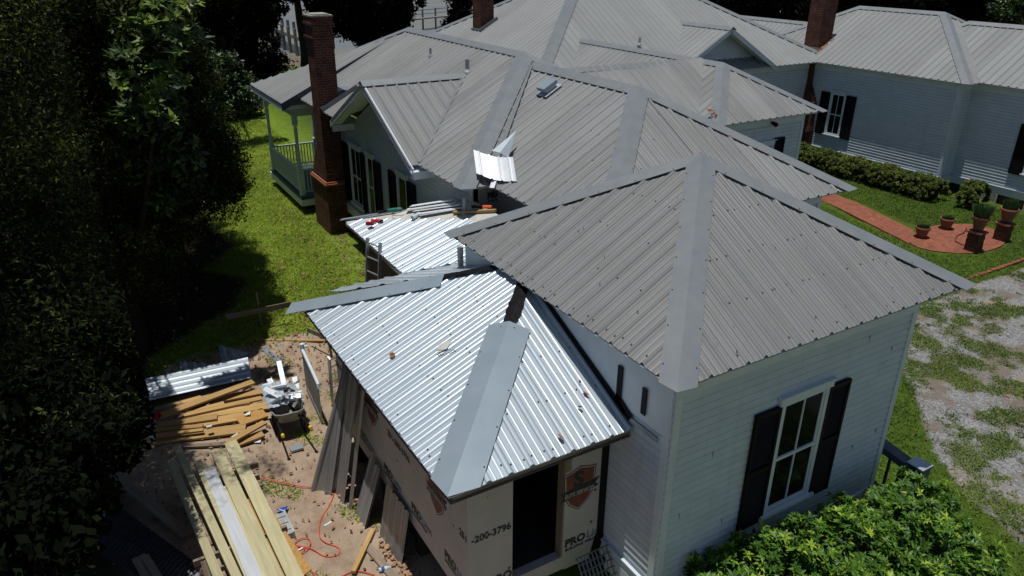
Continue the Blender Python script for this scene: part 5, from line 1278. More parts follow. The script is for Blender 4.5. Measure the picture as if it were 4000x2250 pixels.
mb = MB(); mb.box(1.83, 1.86, 10.03, 10.64, .37, .50); mb.build('case_rim', M['galv'], tb)
for y in (10.15, 10.33, 10.5): mb = MB(); mb.box(1.61, 1.83, y, y+.012, .47, .476); mb.build('divider', M['black'], tb)
mb = MB(); c = Vector((1.84, 10.72, .42)); mb.add([c+Vector((-.10, .09, 0)), c+Vector((.12, .06, .02)), c+Vector((.0, -.12, .05))], [(2, 1, 0)]); mb.beam(c+Vector((-.05, .06, .012)), c+Vector((.0, -.06, .04)), .015, .004, mi=1)
thing(mb, 'speed_square', [M['blue'], M['white']], 'blue triangular square standing by the tool case', 'tool')
def cord(pts, label, name='extension_cord'):
    P = [C7(x, y, .385) for x, y in pts]; out = []
    for i in range(len(P)-1):
        a, b, c, d = P[max(i-1, 0)], P[i], P[i+1], P[min(i+2, len(P)-1)]
        for t in np.linspace(0, 1, 7)[:-1]:
            out.append(.5*((2*b)+(c-a)*t+(2*a-5*b+4*c-d)*t*t+(3*b-a-3*c+d)*t**3))
    out.append(P[-1]); mb = MB(); mb.tube(out, .0085, 6); thing(mb, name, M['cord'], label, 'cord')
cord([(2040, 1225), (2190, 1250), (2300, 1310), (2390, 1300), (2395, 1250), (2300, 1210), (2260, 1160), (2270, 1050), (2330, 950), (2358, 870), (2340, 790), (2200, 820), (2000, 790), (1870, 760), (1770, 762)], 'thin red cord running from the case to the leaning sheets and the lumber')
cord([(2240, 1460), (2140, 1340), (2085, 1250), (2100, 1200), (2170, 1178), (2197, 1215), (2165, 1270), (2100, 1300), (2083, 1270), (2110, 1240), (2155, 1250), (2120, 1300), (2095, 1350), (2110, 1460)], 'bright red cord tangled in loops on the sand at the bottom')
mb = MB(); P = [C7(x, y, .385) for x, y in ((2420, 1449), (2470, 1425), (2530, 1412), (2580, 1420), (2650, 1440))]; mb.tube(P, .0085, 6); thing(mb, 'cord_end', M['cord'], 'short visible arc of red cord at the bottom by the studs', 'cord')
for x, y, lb_ in ((2320, 1080, 'pale offcut lying inside the wide bend of the thin red cord'), (2120, 1262, 'pale offcut lying inside the tangled loops of red cord'), (2130, 1350, 'pale offcut lying just below the tangled red loops')):
    c = C7(x, y, .375); mb = MB(); mb.beam(c-Vector((.07, .02, 0)), c+Vector((.07, .02, 0)), .03, .012); thing(mb, 'wood_chip', M['white'], lb_, 'offcut', 'pale offcuts by the cord')
# lattice crate at the inside corner of the addition
cr = MB()
for i in range(9):
    cr.beam((5.02+i*.065, 6.20, .9), (5.02+i*.065, 6.5, 1.32), .02, .01)
for i in range(6):
    t = i/5; cr.beam((5.0, 6.20+.3*t, .9+.42*t), (5.58, 6.20+.3*t, .9+.42*t), .02, .01)
thing(cr, 'lattice_panel', M['greyplastic'], 'cream plastic lattice leaning under the wrapped doorway wall', 'lattice')
wp = MB(); wp.beam((5.60, 6.55, .98), (5.60, 5.7, .98), .02, .3); thing(wp, 'insulation_board', M['white'], 'white sheathing strip along the foot of the clapboard wall', 'board')

# ------------------------------------------------------------------ east garden
def pot(c, r, h, label, plant, group='terracotta pots'):
    p = empty('plant_pot', c, label, 'pot', group); c = Vector(c)
    mb = MB(); mb.lathe(c, [(r*.62, 0), (r*.70, h*.25), (r*.92, h*.78), (r*.94, h*.80), (r*1.06, h*.81), (r*1.09, h*.9), (r*1.06, h), (r*.93, h), (r*.9, h*.86)], 28); mb.build('pot_body', M['terra'], p, smooth=False)
    mb = MB(); mb.lathe(c, [(r*.92, h*.88), (r*.4, h*.90), (0.001, h*.9)], 20); mb.build('soil', M['soil'], p)
    n, hh, sp = plant; V_, F_, T_ = [], [], []
    g = np.random.default_rng(int(c.x*100))
    for i in range(n):
        a = g.uniform(0, 2*math.pi); q = r*.8*math.sqrt(g.uniform(0, 1)); b = np.array([c.x+q*math.cos(a), c.y+q*math.sin(a), c.z+h*.86])
        d = np.array([math.cos(a)*sp*g.uniform(0, 1), math.sin(a)*sp*g.uniform(0, 1), 1])*hh*g.uniform(.4, 1); sdir = np.array([-math.sin(a+g.uniform(0, 3)), math.cos(a), 0])*.012
        k = len(V_); V_ += [b-sdir, b+sdir, b+d*.6+sdir*1.5, b+d]; F_.append([k, k+1, k+2, k+3]); T_ += [.2, .2, .6, g.uniform(.3, 1)]
    npmesh('foliage', np.array(V_), np.array(F_), M['herb'], p, np.array(T_), loc=tuple(c))
pot((24.40, 13.45, .395), .235, .37, 'pot with bright low herbs at the path end of the patio', (400, .14, .5))
pot((26.0, 13.55, .395), .24, .38, 'pot with sparse dark growth at the back edge of the patio', (160, .16, .4))
pot((24.72, 11.86, 1.155), .25, .40, 'pot with tall leaning grass on the dark brick pedestal', (500, .5, .6))
pot((26.6, 11.95, 1.08), .26, .42, 'pot with upright green herb on the far brick pedestal', (500, .42, .35))
for (x, y), h, lab_ in (((24.72, 11.86), .80, 'dark stacked brick pedestal at the front of the patio'), ((26.6, 11.95), .725, 'reddish stacked brick pedestal at the right of the patio')):
    p = empty('brick_pedestal', (x, y, .37), lab_, 'pedestal', 'brick pedestals')
    rr_ = random.Random(int(x*7)); mb = MB(); n = int((h-.1)/.075)
    for i in range(n):
        o = rr_.uniform(-.012, .012); mb.box(x-.19+o, x+.19+o, y-.19-o, y+.19-o, .34+i*.075, .34+i*.075+.068)
    mb.build('brick_stack', M['brick'], p)
    mb = MB(); mb.box(x-.24, x+.24, y-.24, y+.24, .34+n*.075, .34+n*.075+.05); mb.build('top_slab', M['terra'], p)
ho = MB(); q6 = [(2130, 345), (2110, 380), (2060, 400), (2050, 440), (2100, 465), (2160, 475)]
P = [gp(2600+x*.55205, 700+y*.55205, .42) for x, y in q6]; ho.tube(P, .014, 6); thing(ho, 'garden_hose', M['rubber'], 'thin dark hose curling across the brick patio', 'hose')

# ------------------------------------------------------------------ leaves, hedges, trees
def leaves(centers, n, size, g, spread, up=.5, aspect=.45, tonef=None, sun=True, droop=0):
    """centers (m,3) with radii spread (m,); returns V,F,tone of n folded leaf faces"""
    m_ = len(centers); ci = g.integers(0, m_, n)
    off = g.normal(size=(n, 3)); off /= np.linalg.norm(off, axis=1, keepdims=True); off *= (g.uniform(0, 1, (n, 1))**.45)
    P = centers[ci]+off*spread[ci][:, None]
    nrm = g.normal(size=(n, 3))+off*.9; nrm[:, 2] = np.abs(nrm[:, 2])+up; nrm /= np.linalg.norm(nrm, axis=1, keepdims=True)
    t = g.normal(size=(n, 3)); t[:, 2] -= droop; t -= nrm*(t*nrm).sum(1, keepdims=True); t /= np.linalg.norm(t, axis=1, keepdims=True)
    s = np.cross(nrm, t); L = size*g.uniform(.6, 1.3, (n, 1)); W = L*aspect
    V_ = np.stack([P-t*L*.5, P+s*W*.5-nrm*W*.15, P+t*L*.5-nrm*L*.12, P-s*W*.5-nrm*W*.15], 1).reshape(-1, 3)
    F_ = np.arange(4*n).reshape(n, 4)
    ct = g.normal(size=m_)*.2
    tone = np.clip(.42+.22*g.normal(size=n)+ct[ci], 0, 1)
    if tonef is not None: tone = np.clip(tonef(P, tone), 0, 1)
    return V_, F_, np.repeat(tone, 4)
def clumps(blobs, per, g, csize, fill=.55):
    """blobs: (x,y,z,rx,ry,rz) -> clump centres spread mostly near the surface"""
    C, S = [], []
    for b in blobs:
        v = b[6] if len(b) > 6 else 1
        n = int(per*(b[3]*b[4]*b[5])**(2/3)*v)+3
        d = g.normal(size=(n, 3)); d /= np.linalg.norm(d, axis=1, keepdims=True); r = g.uniform(fill, 1.0, (n, 1))**.7
        C.append(np.array(b[:3])+d*r*np.array(b[3:6])); S.append(g.uniform(.5, 1.3, n)*csize)
    return np.concatenate(C), np.concatenate(S)
def tree(name, base, h, tr, blobs, n, size, mat, label, cat, seed, per=14, csize=.45, aspect=.45, up=.5, droop=0, group=None, core=True, tonef=None, limbs=7, fill=.55, lean=(0, 0)):
    g = np.random.default_rng(seed); r_ = random.Random(seed); e = empty(name, base, label, cat, group)
    b = Vector(base); mb = MB(); top = b+Vector((lean[0], lean[1], h))
    pts = [b+(top-b)*t+Vector((math.sin(t*5+seed)*.12*tr*4, math.cos(t*4+seed)*.12*tr*4, 0)) for t in np.linspace(0, 1, 8)]
    pts[0] = b-Vector((0, 0, .2)); mb.tube(pts, [tr*(1.35-1.15*t) for t in np.linspace(0, 1, 8)], 9)
    bl = sorted(blobs, key=lambda q: -q[3])[:limbs]
    for q in bl:
        c = Vector(q[:3]); t = r_.uniform(.25, .8); p = pts[int(t*7)]
        mid = p.lerp(c, .5)+Vector((0, 0, -.15*(c-p).length*.3)); mb.tube([p, mid, c], [tr*.45, tr*.3, tr*.1], 6)
    mb.build('trunk', M['bark'], e)
    C, S = clumps(blobs, per, g, csize, fill)
    V_, F_, T_ = leaves(C, n, size, g, S, up, aspect, tonef, droop=droop)
    if core:   # coarser inner leaves that close the crown
        cb = [q for q in blobs if min(q[3:6]) > .45]; Cc = np.array([q[:3] for q in cb]); Sc = np.array([min(q[3:6])*.85 for q in cb])
        V2, F2, T2 = leaves(Cc, int(min(n*.5, 2500*len(blobs))), size*(1.0 if size > .15 else 1.35), g, Sc, .2, aspect*1.4 if size < .15 else .55); V_ = np.concatenate([V_, V2]); F_ = np.concatenate([F_, F2+len(V_)-len(V2)]); T_ = np.concatenate([T_, T2])
    if base[1] < 30 and base[0] < 6: V_, F_, T_ = sun_carve(V_, F_, T_)
    npmesh('crown', V_, F_, M[mat], e, T_, loc=base)
    return e
def at(Dx, Dy, dist):
    """point of the place along the photograph direction (Dx, Dy in 2576-wide units) at a distance"""
    r = ray(Dx*1.5528, Dy*1.5528); r = r/np.linalg.norm(r); return np.array([0, 0, CAMZ])+r*dist
def B(Dx, Dy, dist, r, rz=None, v=1):
    p = at(Dx, Dy, dist); return (*p, r, r, rz or r, v)
bl = [B(340, 60, 18.0, .9), B(250, 20, 17.6, .9), B(410, 20, 18.2, .55), B(400, 110, 18.3, .4), B(130, 20, 15, .9), B(150, 170, 14.5, .6, v=.5), B(300, 140, 17.8, .5)]
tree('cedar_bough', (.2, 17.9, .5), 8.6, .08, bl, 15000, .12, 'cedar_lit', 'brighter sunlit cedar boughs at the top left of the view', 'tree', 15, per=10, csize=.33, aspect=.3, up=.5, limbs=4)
# near cedar whose crown fills the left of the view and shades the yard
bl = [B(60, 60, 13.5, 2.0), B(250, 30, 18.5, 1.6), B(360, 60, 18.6, 1.0), B(380, 150, 18.6, .6), B(110, 260, 14, 2.0), B(230, 330, 17, 1.6), B(60, 480, 13, 1.9), B(190, 560, 18.5, 1.4), B(90, 700, 13, 1.7), B(235, 690, 17.5, .8), B(50, 880, 12, 1.5), B(160, 850, 13, 1.1), B(40, 1050, 11.2, 1.2), B(290, 520, 20, 1.0), B(160, 130, 17.5, 2.0),
      (-2.6, 10.4, 9.7, 1.3, 1.9, .8), (-.2, 11.5, 9.6, .8, 1.2, .3, 1.1), (.55, 11.9, 9.65, .8, .9, .25, 1.2), (-1.85, 11.2, 9.8, 1.15, 2.4, .7, 4), (-1.75, 14.6, 10, .9, 1.4, .7, 3)]
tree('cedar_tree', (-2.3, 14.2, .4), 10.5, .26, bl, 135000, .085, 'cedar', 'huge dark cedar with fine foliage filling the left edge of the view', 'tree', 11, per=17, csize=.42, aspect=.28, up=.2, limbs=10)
bl = [B(420, 20, 17.2, .8), B(470, 50, 17.2, .45), B(380, 120, 17.0, .7), B(440, 110, 17.2, .5), B(330, 215, 17.0, .6), B(400, 220, 16.9, .6), B(330, 290, 17, .5), B(400, 300, 17, .55), B(400, 60, 18, .8), B(340, 240, 18.5, 1.1), B(400, 400, 18.5, 1.2)]
tree('magnolia_tree', (.4, 17.8, .5), 9.8, .2, bl, 9500, .23, 'magnolia', 'magnolia with large glossy leaf rosettes between the cedar and the round shrub', 'tree', 5, per=9, csize=.30, aspect=.36, up=.9, limbs=9, fill=.5)
bl = [(2.2, 21.8, 3.2, 1.9, 2.0, 1.7), (2.4, 22.2, 5.4, 1.75, 1.8, 1.8), (2.1, 22.0, 7.6, 1.5, 1.6, 1.6), (3.2, 20.4, 4.6, .8, .9, 1.2), (3.1, 23.6, 4.0, 1.1, 1.0, 1.6), (3.5, 21.6, 3.2, .7, .8, 1.1), (2.5, 25.2, 3.8, 1.2, 1.4, 1.6), (2.3, 27.5, 3.6, 1.3, 1.4, 1.6), (2.9, 18.9, 8.6, .9, .9, .6), (1.5, 20.0, 7.0, 1.9, 1.9, 1.9), (2.5, 19.6, 4.4, 1.5, 1.6, 1.5), (1.0, 19.2, 5.0, 1.8, 1.5, 2.6), (2.6, 19.4, 6.6, .9, .8, 1.2), (.6, 18.2, 2.8, 1.4, 1.4, 1.6), (2.0, 21.5, 9.3, 1.3, 1.4, 1.2), (.2, 23, 4, 2, 3, 3)]
tree('juniper_tree', (1.9, 22.0, .6), 9.5, .22, bl, 110000, .10, 'cedar', 'very dark feathery evergreen overhanging the lawn in the middle left', 'tree', 21, per=13, csize=.45, aspect=.28, up=.2, limbs=8)
bl = [B(60, 1150, 10.8, 1.3), B(180, 1000, 11.8, 1.1), B(260, 940, 12.6, .8), B(300, 900, 13.3, .55), B(250, 1060, 12.2, .8), B(150, 1250, 10.6, .8), B(60, 1350, 10, .9)]
tree('young_magnolia', (-1.6, 12.6, .4), 3.6, .08, bl, 15000, .12, 'oak', 'low broadleaf tree in deep shade left of the lumber pile', 'tree', 31, per=11, csize=.3, aspect=.42, up=.6, limbs=6)
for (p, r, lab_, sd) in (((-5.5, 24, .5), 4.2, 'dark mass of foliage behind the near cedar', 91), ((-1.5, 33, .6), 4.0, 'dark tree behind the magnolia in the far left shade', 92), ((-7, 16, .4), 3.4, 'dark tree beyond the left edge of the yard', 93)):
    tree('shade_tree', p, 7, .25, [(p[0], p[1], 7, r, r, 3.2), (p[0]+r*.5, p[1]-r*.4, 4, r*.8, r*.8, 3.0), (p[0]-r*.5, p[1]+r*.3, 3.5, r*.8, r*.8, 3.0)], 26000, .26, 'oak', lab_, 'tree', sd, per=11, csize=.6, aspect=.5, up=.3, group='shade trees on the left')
# round shrub on the lawn and the dark shrub behind it
bl = [(7.4, 43.2, 2.3, 2.0, 2.0, 1.9), (6.6, 42.6, 1.7, 1.4, 1.4, 1.2), (8.3, 43, 1.8, 1.4, 1.4, 1.2), (7.5, 43.2, 3.4, 1.2, 1.2, .9), (5.6, 42, 2.4, 1.3, 1.4, 1.6)]
tree('round_shrub', (7.4, 43.2, .7), 2.5, .12, bl, 17000, .20, 'shrub', 'rounded sunlit green shrub at the far end of the lawn', 'shrub', 41, per=16, csize=.35, aspect=.5, up=.7)
bl = [(12.6, 56.5, 2.4, 2.1, 2.1, 2.4), (13.2, 56.0, 1.4, 1.9, 1.8, 1.2), (11.4, 57, 3.4, 1.8, 1.8, 2.0), (12.4, 57, 4.6, 1.4, 1.4, 1.2)]
tree('dark_bush', (12.4, 56.6, .5), 3.2, .14, bl, 11000, .24, 'oak', 'tall dark bush by the shore left of the pier', 'shrub', 42, per=14, csize=.45)
# far trees; crowns hang low and almost black against the water
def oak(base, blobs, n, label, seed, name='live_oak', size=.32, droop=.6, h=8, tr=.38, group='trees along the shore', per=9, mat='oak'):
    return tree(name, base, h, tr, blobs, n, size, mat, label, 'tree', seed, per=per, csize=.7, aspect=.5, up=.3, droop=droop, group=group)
oak((9.0, 50, .5), [(8.5, 50, 7.6, 3.6, 3.6, 3.2), (5.0, 48, 6.5, 3.5, 3.5, 3.5), (11.8, 52.5, 7.2, 2.3, 2.4, 2.2), (12.6, 54, 5.2, 1.6, 1.6, 1.6), (8, 52, 4, 3, 2.5, 2.5), (2, 46, 5, 3.5, 3.5, 4.5), (12.9, 53.5, 8.4, 1.4, 1.5, 1.0), (6.6, 36.7, 9.4, 1.5, 1.1, .6)], 42000, 'dark oak whose crown frames the left side of the open water', 51)  # last blob is an unseen leaf clump added to shade the lawn
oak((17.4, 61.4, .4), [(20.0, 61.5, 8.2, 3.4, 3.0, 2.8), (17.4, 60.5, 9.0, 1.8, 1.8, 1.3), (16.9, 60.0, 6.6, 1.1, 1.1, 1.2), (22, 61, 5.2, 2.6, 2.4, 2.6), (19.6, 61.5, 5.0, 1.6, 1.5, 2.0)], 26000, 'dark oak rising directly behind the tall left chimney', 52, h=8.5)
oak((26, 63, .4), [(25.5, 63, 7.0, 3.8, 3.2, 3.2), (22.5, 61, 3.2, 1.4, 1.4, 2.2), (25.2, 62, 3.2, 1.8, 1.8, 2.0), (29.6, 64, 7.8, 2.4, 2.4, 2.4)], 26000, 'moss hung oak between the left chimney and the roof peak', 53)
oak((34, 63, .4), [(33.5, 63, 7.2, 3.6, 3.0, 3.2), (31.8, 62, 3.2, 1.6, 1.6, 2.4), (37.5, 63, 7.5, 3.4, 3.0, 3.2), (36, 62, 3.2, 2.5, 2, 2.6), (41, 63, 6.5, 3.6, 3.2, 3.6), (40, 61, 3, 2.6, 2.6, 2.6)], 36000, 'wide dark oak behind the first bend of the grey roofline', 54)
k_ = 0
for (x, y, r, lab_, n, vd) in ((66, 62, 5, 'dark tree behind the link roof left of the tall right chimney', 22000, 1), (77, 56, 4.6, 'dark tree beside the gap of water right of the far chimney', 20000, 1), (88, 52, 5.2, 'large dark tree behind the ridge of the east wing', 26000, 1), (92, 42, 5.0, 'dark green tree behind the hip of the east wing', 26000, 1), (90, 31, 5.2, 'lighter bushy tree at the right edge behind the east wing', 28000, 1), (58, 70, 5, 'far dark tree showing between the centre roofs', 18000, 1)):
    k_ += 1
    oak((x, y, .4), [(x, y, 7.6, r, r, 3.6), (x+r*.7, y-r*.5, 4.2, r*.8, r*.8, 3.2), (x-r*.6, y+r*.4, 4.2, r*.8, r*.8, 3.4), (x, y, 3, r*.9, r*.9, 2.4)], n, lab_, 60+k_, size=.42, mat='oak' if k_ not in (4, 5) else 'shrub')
# pier and posts in the water
pr = empty('pier', (19.5, 72.5, -.5), 'long weathered wooden pier with tall posts running out into the water', 'pier')
a, b = Vector((21.0, 72.0, 1.0)), Vector((21.6, 100.0, 1.0))
dk = MB(); dk.beam(a+Vector((1.0, 0, .0)), b+Vector((1.0, 0, 0)), 1.9, .12); dk.beam(a+Vector((.1, 0, .15)), b+Vector((.1, 0, .15)), .12, .3); dk.build('deck', M['pier'], pr)
for i in range(12):
    for sx_ in (0, 1.9):
        p = a.lerp(b, i/11); mb = MB(); mb.tube([(p.x+sx_, p.y, -2.4), (p.x+sx_, p.y, 2.0)], .17, 8); mb.build('post', M['pier'], pr)
pr = empty('far_dock', (30, 100, -.5), 'distant dock with thin rails seen between the dark tree crowns', 'dock')
a, b = Vector((36, 92, .9)), Vector((62, 104, .9)); dk = MB(); dk.beam(a, b, 1.6, .15); dk.beam(a+Vector((0, 0, 1)), b+Vector((0, 0, 1)), .08, .08); dk.beam(a+Vector((0, 0, .5)), b+Vector((0, 0, .5)), .06, .06); dk.build('deck', M['pier'], pr)
for i in range(12):
    p = a.lerp(b, i/11); mb = MB(); mb.tube([(p.x, p.y, -2.4), (p.x, p.y, 2.0)], .12, 6); mb.build('post', M['pier'], pr)
# hedges
def hedge(name, pts, hw, h, n, label, seed):
    g = np.random.default_rng(seed); C = []; S = []
    for i in range(len(pts)-1):
        a, b = np.array(pts[i]), np.array(pts[i+1]); L = np.linalg.norm(b-a); m_ = int(L*170); d = (b-a)/L; s = np.array([-d[1], d[0]])
        for j in range(m_):
            t = g.uniform(0, 1); ang = g.uniform(-.15, math.pi+.15); rr = g.uniform(.82, 1.0)
            p = a+(b-a)*t+s*math.cos(ang)*hw*rr*(1+.06*math.sin(t*L*3)); z = .45+max(math.sin(ang), -.2)**.6*(h-.1)*rr*(1+.05*math.sin(t*L*4.3)) if math.sin(ang) > 0 else .5+g.uniform(0, .3)
            C.append((p[0], p[1], z)); S.append(g.uniform(.05, .11))
    V_, F_, T_ = leaves(np.array(C), n, .055, g, np.array(S), .7, .55)
    e = empty(name, (*pts[0], .35), label, 'hedge', 'clipped hedges'); npmesh('foliage', V_, F_, M['hedge'], e, T_, loc=(*pts[0], .35))
    mb = MB()
    for i in range(len(pts)-1):
        a, b = pts[i], pts[i+1]; aa, bb = Vector((*a, .35+h*.36)), Vector((*b, .35+h*.36)); q_ = (bb-aa).normalized()*.25; mb.beam(aa+q_, bb-q_, hw*1.1, h*.55)
    mb.build('branches', M['bark'], e)
hedge('hedge', [(28.75, 22.6), (28.85, 15.55)], .56, .92, 90000, 'long clipped hedge along the wall of the east wing', 71)
hedge('hedge', [(29.35, 15.0), (29.5, 14.25)], .62, .95, 30000, 'short block of clipped hedge past the corner of the east wing', 72)
# glossy bush under the window
def rosettes(P, axes, size, g, n_leaf=7, wid=.17, droop=.16, el0=.1, el1=.9, tone=(.42, .2), bright=.07):
    V_, F_, T_ = [], [], []
    for p, ax_ in zip(P, axes):
        t1 = np.cross(ax_, [.3, .5, .1]); t1 /= np.linalg.norm(t1); t2 = np.cross(ax_, t1); ph = g.uniform(0, 6.28); tn = np.clip(g.normal(*tone), 0, 1) if g.uniform() > bright else .98
        for j in range(n_leaf):
            a = ph+j*2.4; el = g.uniform(el0, el1); d = (t1*math.cos(a)+t2*math.sin(a))*math.cos(el)+ax_*math.sin(el); q = np.cross(d, ax_); q /= (np.linalg.norm(q)+1e-6); nn_ = np.cross(q, d)
            L = size*g.uniform(.5, 1.3); w_ = L*wid; k = len(V_)
            V_ += [p, p+d*L*.45+q*w_+nn_*L*.06, p+d*L*.5+nn_*L*.02, p+d*L*.45-q*w_+nn_*L*.06, p+d*L-nn_*L*droop]
            F_ += [[k, k+1, k+4, k+2], [k, k+2, k+4, k+3]]; T_ += [np.clip(tn+g.normal()*.12, 0, 1)]*5
    return np.array(V_), np.array(F_), np.array(T_)
def bush(name, base, blobs, n, size, mat, label, seed, per, csize):
    g = np.random.default_rng(seed); e = empty(name, base, label, 'bush'); C, S = clumps(blobs, per, g, csize, .72)
    keep = (C[:, 2] > .5) & (C[:, 1] < 5.46); C, S = C[keep], S[keep]
    nr = n//7
    ci = g.integers(0, len(C), nr); off = g.normal(size=(nr, 3)); off /= np.linalg.norm(off, axis=1, keepdims=True)
    P = C[ci]+off*g.uniform(.2, 1, (nr, 1))*S[ci][:, None]
    P = P[P[:, 1] < 5.5]; ctr = np.array([b[:3] for b in blobs]); up = np.array([0, 0, 1.0]); A = []
    for p in P:
        o = p-ctr[np.argmin(((ctr-p)**2).sum(1))]; o = o/np.linalg.norm(o); a = o*.8+up*.7+g.normal(size=3)*.25; A.append(a/np.linalg.norm(a))
    V_, F_, T_ = rosettes(P, A, size, g)
    k = g.choice(len(P), 75, replace=False)   # young upright shoots
    V2, F2, T2 = rosettes(P[k]+np.array([0, 0, .09]), [up+g.normal(size=3)*.15 for _ in k], size*.8, g, 6, .15, .0, .6, 1.3, (.85, .08))
    npmesh('foliage', np.concatenate([V_, V2]), np.concatenate([F_, F2+len(V_)]), M[mat], e, np.concatenate([T_, T2]), loc=base)
    mb = MB()
    for q in blobs:
        c = Vector(q[:3]); mb.tube([Vector(base)+Vector((rnd.uniform(-.3, .3), rnd.uniform(-.1, .1), 0)), c.lerp(Vector(base), .4), c], [.05, .03, .015], 6)
    mb.build('branches', M['bark'], e)
    V2, F2, T2 = leaves(np.array([b[:3] for b in blobs]), 9000, size, g, np.array([min(b[3:6])*.84 for b in blobs]), .3, .4)
    npmesh('inner_foliage', V2, F2, M[mat], e, T2, loc=base)
bl = [(6.05, 5.25, .95, .5, .4, .72), (6.9, 5.1, 1.0, .75, .55, .76), (7.7, 4.9, 1.1, .9, .7, .76), (8.4, 4.6, 1.15, 1.0, .9, .78), (9.2, 4.5, 1.15, 1.0, .9, .82), (9.9, 4.45, 1.15, .9, .9, .80), (10.3, 4.7, 1.4, .5, .5, .45), (7.6, 3.9, .8, 1.1, .8, .6), (8.6, 3.7, .8, 1.2, .8, .62), (9.6, 3.7, .8, 1.1, .8, .6), (10.3, 3.9, .85, .6, .6, .5), (6.6, 4.4, .75, .8, .7, .6)]
bush('glossy_bush', (8.8, 4.3, .35), bl, 80000, .10, 'photinia', 'big glossy light green bush below the shuttered window', 81, 75, .16)
# magnolia leaf rosettes that catch the sun
mg = [o for o in bpy.data.objects if o.name == 'magnolia_tree'][0]; g = np.random.default_rng(55); P, A = [], []
for (x, y) in ((540, 60), (640, 30), (600, 80), (520, 100), (500, 150), (690, 130), (480, 195), (535, 220), (600, 250), (640, 290), (460, 290), (500, 320), (530, 350), (450, 385), (545, 395), (600, 425), (640, 190), (570, 150), (560, 20), (690, 10), (650, 110), (420, 200), (575, 330)):
    for q in range(4):
        P.append(at((x+g.normal()*17)*.706, (y+g.normal()*14)*.706, 15.9+g.uniform(-.3, .2))); a = np.array([g.normal()*.4-.1, g.normal()*.4-.45, 1.0]); A.append(a/np.linalg.norm(a))
V_, F_, T_ = rosettes(P, A, .21, g, 9, .17, .05, .05, .8, (.6, .25), .2)
npmesh('sunlit_leaves', V_, F_, M['magnolia'], mg, T_, loc=(.4, 17.8, .5))
mb = MB(); c = Vector(at(632*.706, 318*.706, 15.6))
for i in range(7):
    a = i*.9; d = Vector((math.cos(a), math.sin(a), .55)); mb.quad(c, c+d*.06+Vector((-d.y, d.x, 0))*.04, c+d*.13, c+d*.06-Vector((-d.y, d.x, 0))*.04)
mb.build('flower', M['strip'], mg)
# grass, weeds, fallen leaves
def scatter(name, n, x0, x1, y0, y1, keep, hgt, wd, mat, seed, clump=0):
    g = np.random.default_rng(seed); x = g.uniform(x0, x1, n); y = g.uniform(y0, y1, n)
    k = keep(x, y, g); x, y = x[k], y[k]; n = len(x); z = gh(x, y)-.005
    a = g.uniform(0, 2*math.pi, n); h = hgt*g.uniform(.5, 1.2, n); w_ = wd*g.uniform(.7, 1.3, n); ln = g.normal(size=(n, 2))*h[:, None]*.9
    c, s = np.cos(a)*w_, np.sin(a)*w_
    V_ = np.stack([np.stack([x-c, y-s, z], 1), np.stack([x+c, y+s, z], 1), np.stack([x+ln[:, 0], y+ln[:, 1], z+h], 1)], 1).reshape(-1, 3)
    tn = np.repeat(np.clip(g.normal(.45, .2, n)+(fbm(x*.55, y*.55, 77)-.5)*1.6+(fbm(x*2.5, y*2.5, 78)-.5)*.8, 0, 1), 3)
    o = npmesh(name, V_, np.arange(3*n).reshape(n, 3), mat, None, tn); return tag(o, kind='stuff')
def in_green(x, y, g):
    d, gr_ = zones(x, y); q = g.uniform(.15, .85, len(x)); k = (d < q-.15) & (gr_ < q-.1) & (tree_shade_tone(x, y) < q)
    inb = ((x > 5.5) & (x < 10.6) & (y > 5.5) & (y < 13.6)) | ((x > 7.2) & (x < 30) & (y > 13.8) & (y < 24) & (x < 13.5))
    inb |= (x > 13.5) & (x < 20) & (y > 15.7); inb |= (x > 30) | ((x > 3.3) & (x < 5.7) & (y > 6.6) & (y < 12))
    pat = ((x-25.45)/2.1)**2+((y-12.75)/1.28)**2 < 1; pth = (np.abs(x-(24.4+(y-13.4)*.2)) < .85) & (y > 13.2) & (y < 20)
    return k & ~inb & ~pat & ~pth
tag(scatter('lawn_grass', 240000, -1, 9, 14.5, 42, in_green, .07, .011, M['grassblade'], 1), 'fine sunlit grass of the lawn left of the house', 'grass')
tag(scatter('garden_grass', 190000, 11.2, 30, 3.0, 24, in_green, .075, .012, M['lushgrass'], 2), 'green grass round the brick patio and beside the drive', 'grass')
def weeds(x, y, g):
    d, gr_ = zones(x, y); f = weedf(x, y); return (gr_ > .3) & (f > .495+g.uniform(0, .1, len(x)))
tag(scatter('drive_weeds', 260000, 12, 26, 2.5, 10.6, weeds, .05, .012, M['weedblade'], 3), 'patchy weeds growing through the gravel drive', 'weeds')
def yardweeds(x, y, g): return (np.sin(x*3+2)*np.cos(y*2.2)+.5*np.sin(x*7+y*5) > .75+g.uniform(-.2, .3, len(x))) & (x < 4.6)
tag(scatter('yard_weeds', 40000, 1.5, 5, 8.2, 18, yardweeds, .06, .012, M['grassblade'], 4), 'sparse weeds on the bare yard soil', 'weeds')
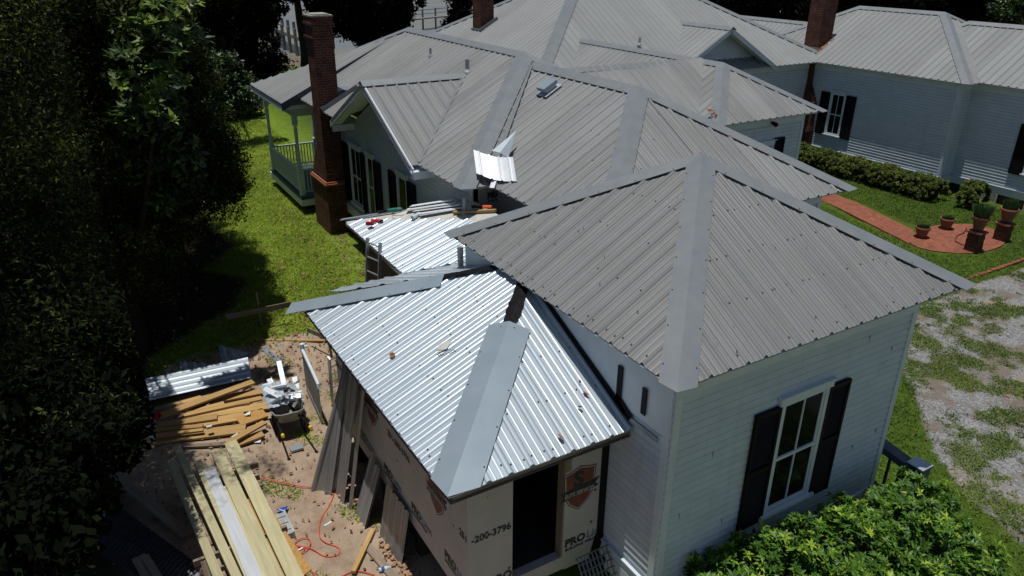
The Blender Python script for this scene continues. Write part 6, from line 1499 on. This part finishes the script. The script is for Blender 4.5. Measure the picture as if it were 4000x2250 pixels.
def litter(name, n, x0, x1, y0, y1, prob, size, seed, label):
    g = np.random.default_rng(seed); x = g.uniform(x0, x1, n); y = g.uniform(y0, y1, n); k = g.uniform(0, 1, n) < prob(x, y); x, y = x[k], y[k]; n = len(x)
    C = np.stack([x, y, gh(x, y)+.035], 1); V_, F_, T_ = leaves(C, 1, size, g, np.zeros(n), 2.0, .5)
    nrm = g.normal(size=(n, 3))*.45; nrm[:, 2] = 1; nrm /= np.linalg.norm(nrm, axis=1, keepdims=True); t = g.normal(size=(n, 3)); t -= nrm*(t*nrm).sum(1, keepdims=True); t /= np.linalg.norm(t, axis=1, keepdims=True)
    s = np.cross(nrm, t); L = size*g.uniform(.5, 1.3, (n, 1)); W = L*.5
    V_ = np.stack([C-t*L*.5, C+s*W*.5+nrm*W*.3, C+t*L*.5+nrm*L*.1, C-s*W*.5+nrm*W*.2], 1).reshape(-1, 3)
    o = npmesh(name, V_, np.arange(4*n).reshape(n, 4), M['dead'], None, np.repeat(g.uniform(0, 1, n), 4)); tag(o, label, 'leaves', kind='stuff')
litter('lawn_leaves', 1900, 1, 7.5, 16, 34, lambda x, y: .25+.75*fn(x*1.3, y*.9, 1)*ss((30-y)/10), .12, 1, 'brown leaves scattered over the lawn')
litter('yard_leaves', 4200, -1.5, 5.0, 8.0, 18.6, lambda x, y: np.clip(.15+.9*fn(x*1.5, y*1.2, 2)*ss((y-12.5)/3)+.15, 0, 1), .09, 2, 'brown leaves littering the bare yard')
litter('wall_leaves', 700, 5.5, 7.3, 16.5, 26, lambda x, y: .5+0*x, .1, 3, 'brown leaves drifted along the foot of the chimney')
litter('drive_leaves', 160, 11.5, 20, 3, 10, lambda x, y: .5+0*x, .1, 4, 'single brown leaves on the gravel drive')
rb = MB(); rr_ = random.Random(9)
for i in range(160):
    y = rr_.uniform(8.3, 11.6); x = 3.12+rr_.uniform(-.12, .18)-.18*(y > 10.5); r = rr_.uniform(.015, .05)
    rb.beam((x-r, y, .37+r*.4), (x+r, y+rr_.uniform(-r, r), .37+r*.5), r*1.4, r)
o = rb.build('soil_rubble', simple('dug_clay', (.22, .13, .08), (.36, .24, .15), 12, .9, 0, .4, .1)); tag(o, 'crumbled clay along the foot of the leaning sheets', 'rubble', kind='stuff')
